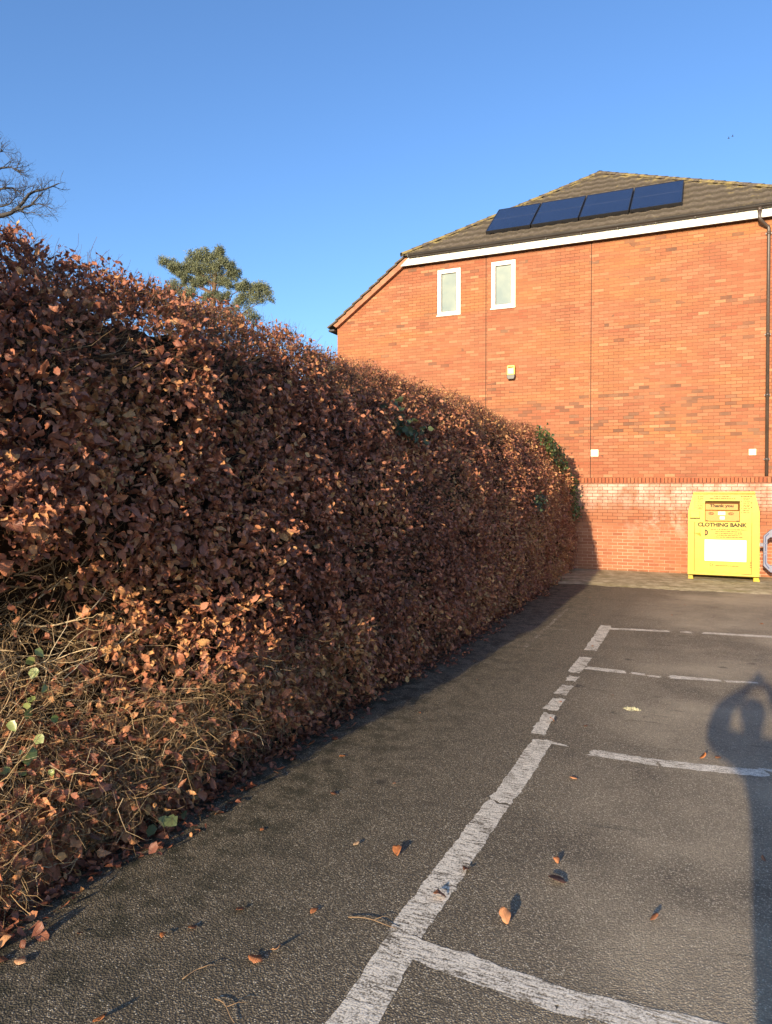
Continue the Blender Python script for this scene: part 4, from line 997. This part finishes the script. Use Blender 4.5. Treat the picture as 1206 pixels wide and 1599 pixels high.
for i,(x,y,z,r) in enumerate(cl):
    n=int(2300*(r/.4)**2); d=norm(RNG.normal(size=(n,3)))*(RNG.random(n)**.45)[:,None]*r*np.array([1.05,1.1,.98])
    gap=vnoise(np.array([[x,y,z]])*1+d*6.5,60)
    k=gap>.38; d=d[k]; pts.append(np.array([x,y,z])+d+RNG.normal(0,.07,d.shape)); tc.append(np.clip(RNG.normal(.5,.18,len(d))+d[:,2]*.35,0,1))
pts=np.concatenate(pts); tc=np.concatenate(tc); n=len(pts)
link('crown',leaf_mesh('crown',[leaves(pts,RNG.normal(0,.6,(n,3))+np.array([0,0,.5]),RNG.normal(0,1,(n,3)),RNG.uniform(.06,.13,n),RNG.uniform(.22,.40,n),tc,rows=3,curl=.5)]),M['pine'],T)
lim=[]
for i,(x,y,z,r) in enumerate(cl[:33:2]):
    zb=z-abs(x+25.2)*.45-.6; b=np.array([-25.15,32.78,max(9.5,min(zb,13.8))]); e_=np.array([x,y,z]); lim.append(([b,b*.6+e_*.4+np.array([0,0,-.15]),e_],.06,.012))
RNG=np.random.default_rng(8); link('branches',leaf_mesh('branches',tree_mesh(lim,[(3.,.3,.7,.012,5,.6)],0,None,9)),M['pine_bark'],T)
# two birds far off
for (x,y,z,a),l in zip(((3.15,133.9,60.5,.3),(3.75,134.2,60.85,.1)),('tiny dark bird in the sky, lower left of the pair','tiny dark bird in the sky, upper right of the pair')):
    m=MB()
    m.tube([(x-.16,y,z),(x,y,z+.02),(x+.2,y,z)],[.02,.06,.02],6)
    for sx in (-1,1): m.add([(x-.06,y-.02,z+.02),(x+.08,y+.02,z+.02),(x+.05,y+sx*.35,z+.16),(x-.02,y+sx*.6,z+.1),(x+.02,y+sx*.3,z+.18)],[(0,1,2,4),(4,2,3)])
    bm_=NT('dark_feathers'); bm_.base((.05,.05,.06),.8); o=m.build('bird',bm_.m); tag(o,l,'bird','birds in the sky')
# ------------------------------------------------------------------ the photographer, whose shadow falls into the bays
def person():
    P_=empty('person',(.22,-.42,0),'person in a dark coat holding a phone up with both hands, casting the shadow','person')
    J={'pelvis':((.22,-.42,.95),(.19,.14)),'waist':((.22,-.42,1.10),(.20,.14)),'chest':((.22,-.41,1.32),(.225,.145)),'neckb':((.22,-.41,1.49),(.15,.11)),'neck':((.22,-.39,1.56),(.075,.075)),
     'jaw':((.215,-.355,1.64),(.068,.078)),'head':((.21,-.36,1.73),(.080,.098)),'crown':((.21,-.37,1.80),(.055,.065)),
     'shL':((.06,-.39,1.52),(.125,.11)),'elL':((-.16,-.22,1.54),(.11,.10)),'wrL':((-.06,-.06,1.90),(.036,.032)),'paL':((-.045,-.05,1.955),(.036,.02)),
     'faL':((-.13,-.14,1.73),(.088,.08)),'faR':((.33,-.13,1.73),(.085,.08)),'shR':((.38,-.40,1.51),(.125,.11)),'elR':((.49,-.19,1.53),(.095,.09)),'wrR':((.13,-.06,1.90),(.036,.032)),'paR':((.10,-.05,1.955),(.036,.02)),
     'hipL':((.125,-.42,.86),(.105,.105)),'knL':((.115,-.40,.48),(.066,.068)),'anL':((.11,-.44,.09),(.045,.05)),'toL':((.10,-.28,.035),(.045,.03)),
     'hipR':((.315,-.42,.86),(.105,.105)),'knR':((.325,-.40,.48),(.066,.068)),'anR':((.33,-.44,.09),(.045,.05)),'toR':((.35,-.28,.035),(.045,.03))}
    Eg=[('pelvis','waist'),('waist','chest'),('chest','neckb'),('neckb','neck'),('neck','jaw'),('jaw','head'),('head','crown'),('neckb','shL'),('shL','elL'),('elL','faL'),('faL','wrL'),('wrL','paL'),('neckb','shR'),('shR','elR'),('elR','faR'),('faR','wrR'),('wrR','paR'),
        ('pelvis','hipL'),('hipL','knL'),('knL','anL'),('anL','toL'),('pelvis','hipR'),('hipR','knR'),('knR','anR'),('anR','toR')]
    for side,sx,palm in (('L',1,(-.045,-.05,1.955)),('R',-1,(.10,-.05,1.955))):
        for f in range(4):
            z=1.935+f*.021; ln=(.8,.95,1.,.9)[f]; prev='pa'+side
            for j,(dx,dy) in enumerate(((.012,-.022),(.034*ln,-.030),(.05*ln,-.018))):
                k=f'{side}f{f}{j}'; J[k]=((palm[0]+sx*dx,palm[1]+dy*1.0,z),(.0085-.001*j,)*2); Eg.append((prev,k)); prev=k
        prev='pa'+side
        for j,(dx,dy,z) in enumerate(((.012,.012,1.925),(.03,.022,1.925))):
            k=f'{side}t{j}'; J[k]=((palm[0]+sx*dx,palm[1]+dy,z),(.010-.001*j,)*2); Eg.append((prev,k)); prev=k
    for k in J:
        if k[:2] in ('pe','wa','ch','ne','ja','he','cr','sh','el','fa','hi','kn','an','to'): (a,b,c),r=J[k]; J[k]=((a-(.25 if k in ('neck','jaw','head','crown') else .05 if k[:2] in ('hi','kn','an','to') else .09 if k=='pelvis' else .13),b,c),r)
    names=list(J); me=bpy.data.meshes.new('body'); me.from_pydata([J[k][0] for k in names],[(names.index(a),names.index(b)) for a,b in Eg],[])
    skin=NT('skin'); skin.base((.48,.27,.19),.5,.4); coat=NT('dark_coat'); pz=coat.pos(); coat.base(coat.mix(coat.noise(pz,60.,3),(.022,.025,.032),(.04,.043,.052)),.85,.2)
    jean=NT('blue_jeans'); jean.base(jean.mix(jean.noise(jean.pos(),200.,2),(.03,.045,.08),(.06,.08,.13)),.85,.2); shoe=NT('brown_shoes'); shoe.base((.06,.035,.02),.5)
    o=bpy.data.objects.new('body',me); COL.objects.link(o)
    sk=o.modifiers.new('skin','SKIN'); sk.use_smooth_shade=True
    if not me.skin_vertices: me.skin_vertices.new()
    for i,k in enumerate(names):
        d=me.skin_vertices[0].data[i]; d.radius=J[k][1]; d.use_root=(k=='pelvis')
    ss=o.modifiers.new('sub','SUBSURF'); ss.levels=2; ss.render_levels=2
    dg=bpy.context.evaluated_depsgraph_get(); me2=bpy.data.meshes.new_from_object(o.evaluated_get(dg)); bpy.data.objects.remove(o)
    for mt in (skin.m,coat.m,jean.m,shoe.m): me2.materials.append(mt)
    for p in me2.polygons:
        c=p.center; p.use_smooth=True
        arm=c.z>1.2
        if c.z<.11: p.material_index=3
        elif c.z<.93: p.material_index=2
        elif 1.57<c.z<1.9 and -.13<c.x<.06 and c.y<-.24: p.material_index=0
        elif c.z>1.865: p.material_index=0
        else: p.material_index=1
    bo=bpy.data.objects.new('body',me2); COL.objects.link(bo); bo.parent=P_; bo.matrix_parent_inverse=Matrix.Translation(-Vector(P_.location)); me2.transform(Matrix.Translation((0,0,-.012)))
    # face, ears and hair
    hm=NT('brown_hair'); hm.base((.045,.028,.016),.6)
    def blob(m,c,r,sq=(1,1,1),n=10):
        vs=[];fs=[]
        for i in range(n+1):
            th=math.pi*i/n
            for j in range(n*2):
                ph=math.pi*j/n; vs.append((c[0]+r*sq[0]*math.sin(th)*math.cos(ph),c[1]+r*sq[1]*math.sin(th)*math.sin(ph),c[2]+r*sq[2]*math.cos(th)))
        w=n*2
        for i in range(n):
            for j in range(w): fs.append((i*w+j,(i+1)*w+j,(i+1)*w+(j+1)%w,i*w+(j+1)%w))
        m.add(vs,fs,True)
    m=MB(); blob(m,(-.04,-.40,1.775),.118,(.95,1.,.92)); blob(m,(-.04,-.43,1.70),.09,(.95,.75,1.)); m.build('hair',hm.m,P_)
    m=MB(); blob(m,(-.038,-.262,1.70),.016,(.8,1.1,1.3),6); m.build('nose',skin.m,P_)
    em=NT('eye'); em.base((.03,.025,.02),.2)
    for sx in (-1,1):
        m=MB(); blob(m,(-.04+sx*.082,-.355,1.70),.022,(.4,.8,1.3),6); m.build('ear',skin.m,P_)
        m=MB(); blob(m,(-.04+sx*.032,-.277,1.735),.011,(1.2,.6,.7),6); m.build('eye',em.m,P_)
    lm=NT('lips'); lm.base((.36,.13,.11),.5); m=MB(); blob(m,(-.038,-.281,1.655),.02,(1.2,.5,.3),6); m.build('mouth',lm.m,P_)
person()
ph=empty('phone',(.028,-.035,1.93),'black smartphone held up in both hands of the photographer','phone')
MB().box(-.009,.065,-.042,-.034,1.90,2.055).build('case',M['solar_frame'],ph,.003)
MB().box(-.006,.062,-.0436,-.0422,1.905,2.05).build('screen',M['black_plastic'],ph)
# ------------------------------------------------------------------ light, sky, camera
EL,DEL=R(13.2),R(3.35)
tv=Vector((math.sin(DEL)*math.cos(EL),math.cos(DEL)*math.cos(EL),-math.sin(EL)))
sun=bpy.data.lights.new('sun','SUN'); sun.energy=4.0; sun.angle=R(.55); sun.color=(1.,.80,.54)
so=bpy.data.objects.new('sun',sun); COL.objects.link(so); so.rotation_euler=tv.to_track_quat('-Z','Y').to_euler(); so.location=(-3,-30,12)
w=bpy.data.worlds.new('World'); S.world=w; w.use_nodes=True; nt=w.node_tree
sky=nt.nodes.new('ShaderNodeTexSky'); sky.sky_type='NISHITA'; sky.sun_disc=False; sky.sun_elevation=EL; sky.sun_rotation=math.pi+DEL
sky.air_density=1.0; sky.dust_density=1.3; sky.ozone_density=3.5; sky.altitude=100
bg=nt.nodes['Background']; hs=nt.nodes.new('ShaderNodeMix'); hs.data_type='RGBA'; hs.blend_type='MULTIPLY'; hs.inputs[0].default_value=1.; hs.inputs[7].default_value=(.71,.81,.94,1)
nt.links.new(sky.outputs[0],hs.inputs[6]); nt.links.new(hs.outputs[2],bg.inputs[0]); bg.inputs[1].default_value=.15
cam=bpy.data.cameras.new('camera'); co=bpy.data.objects.new('camera',cam); COL.objects.link(co); S.camera=co
co.location=(0,0,2.0); co.rotation_euler=(R(89),0,R(24)); cam.sensor_fit='HORIZONTAL'; cam.sensor_width=36; cam.lens=36*1120/1206; cam.shift_y=-18/1206; cam.clip_start=.05; cam.clip_end=2000
S.view_settings.view_transform='Standard'; S.view_settings.look='None'; S.view_settings.exposure=1.05; S.view_settings.gamma=1
S.render.resolution_x=772; S.render.resolution_y=1024
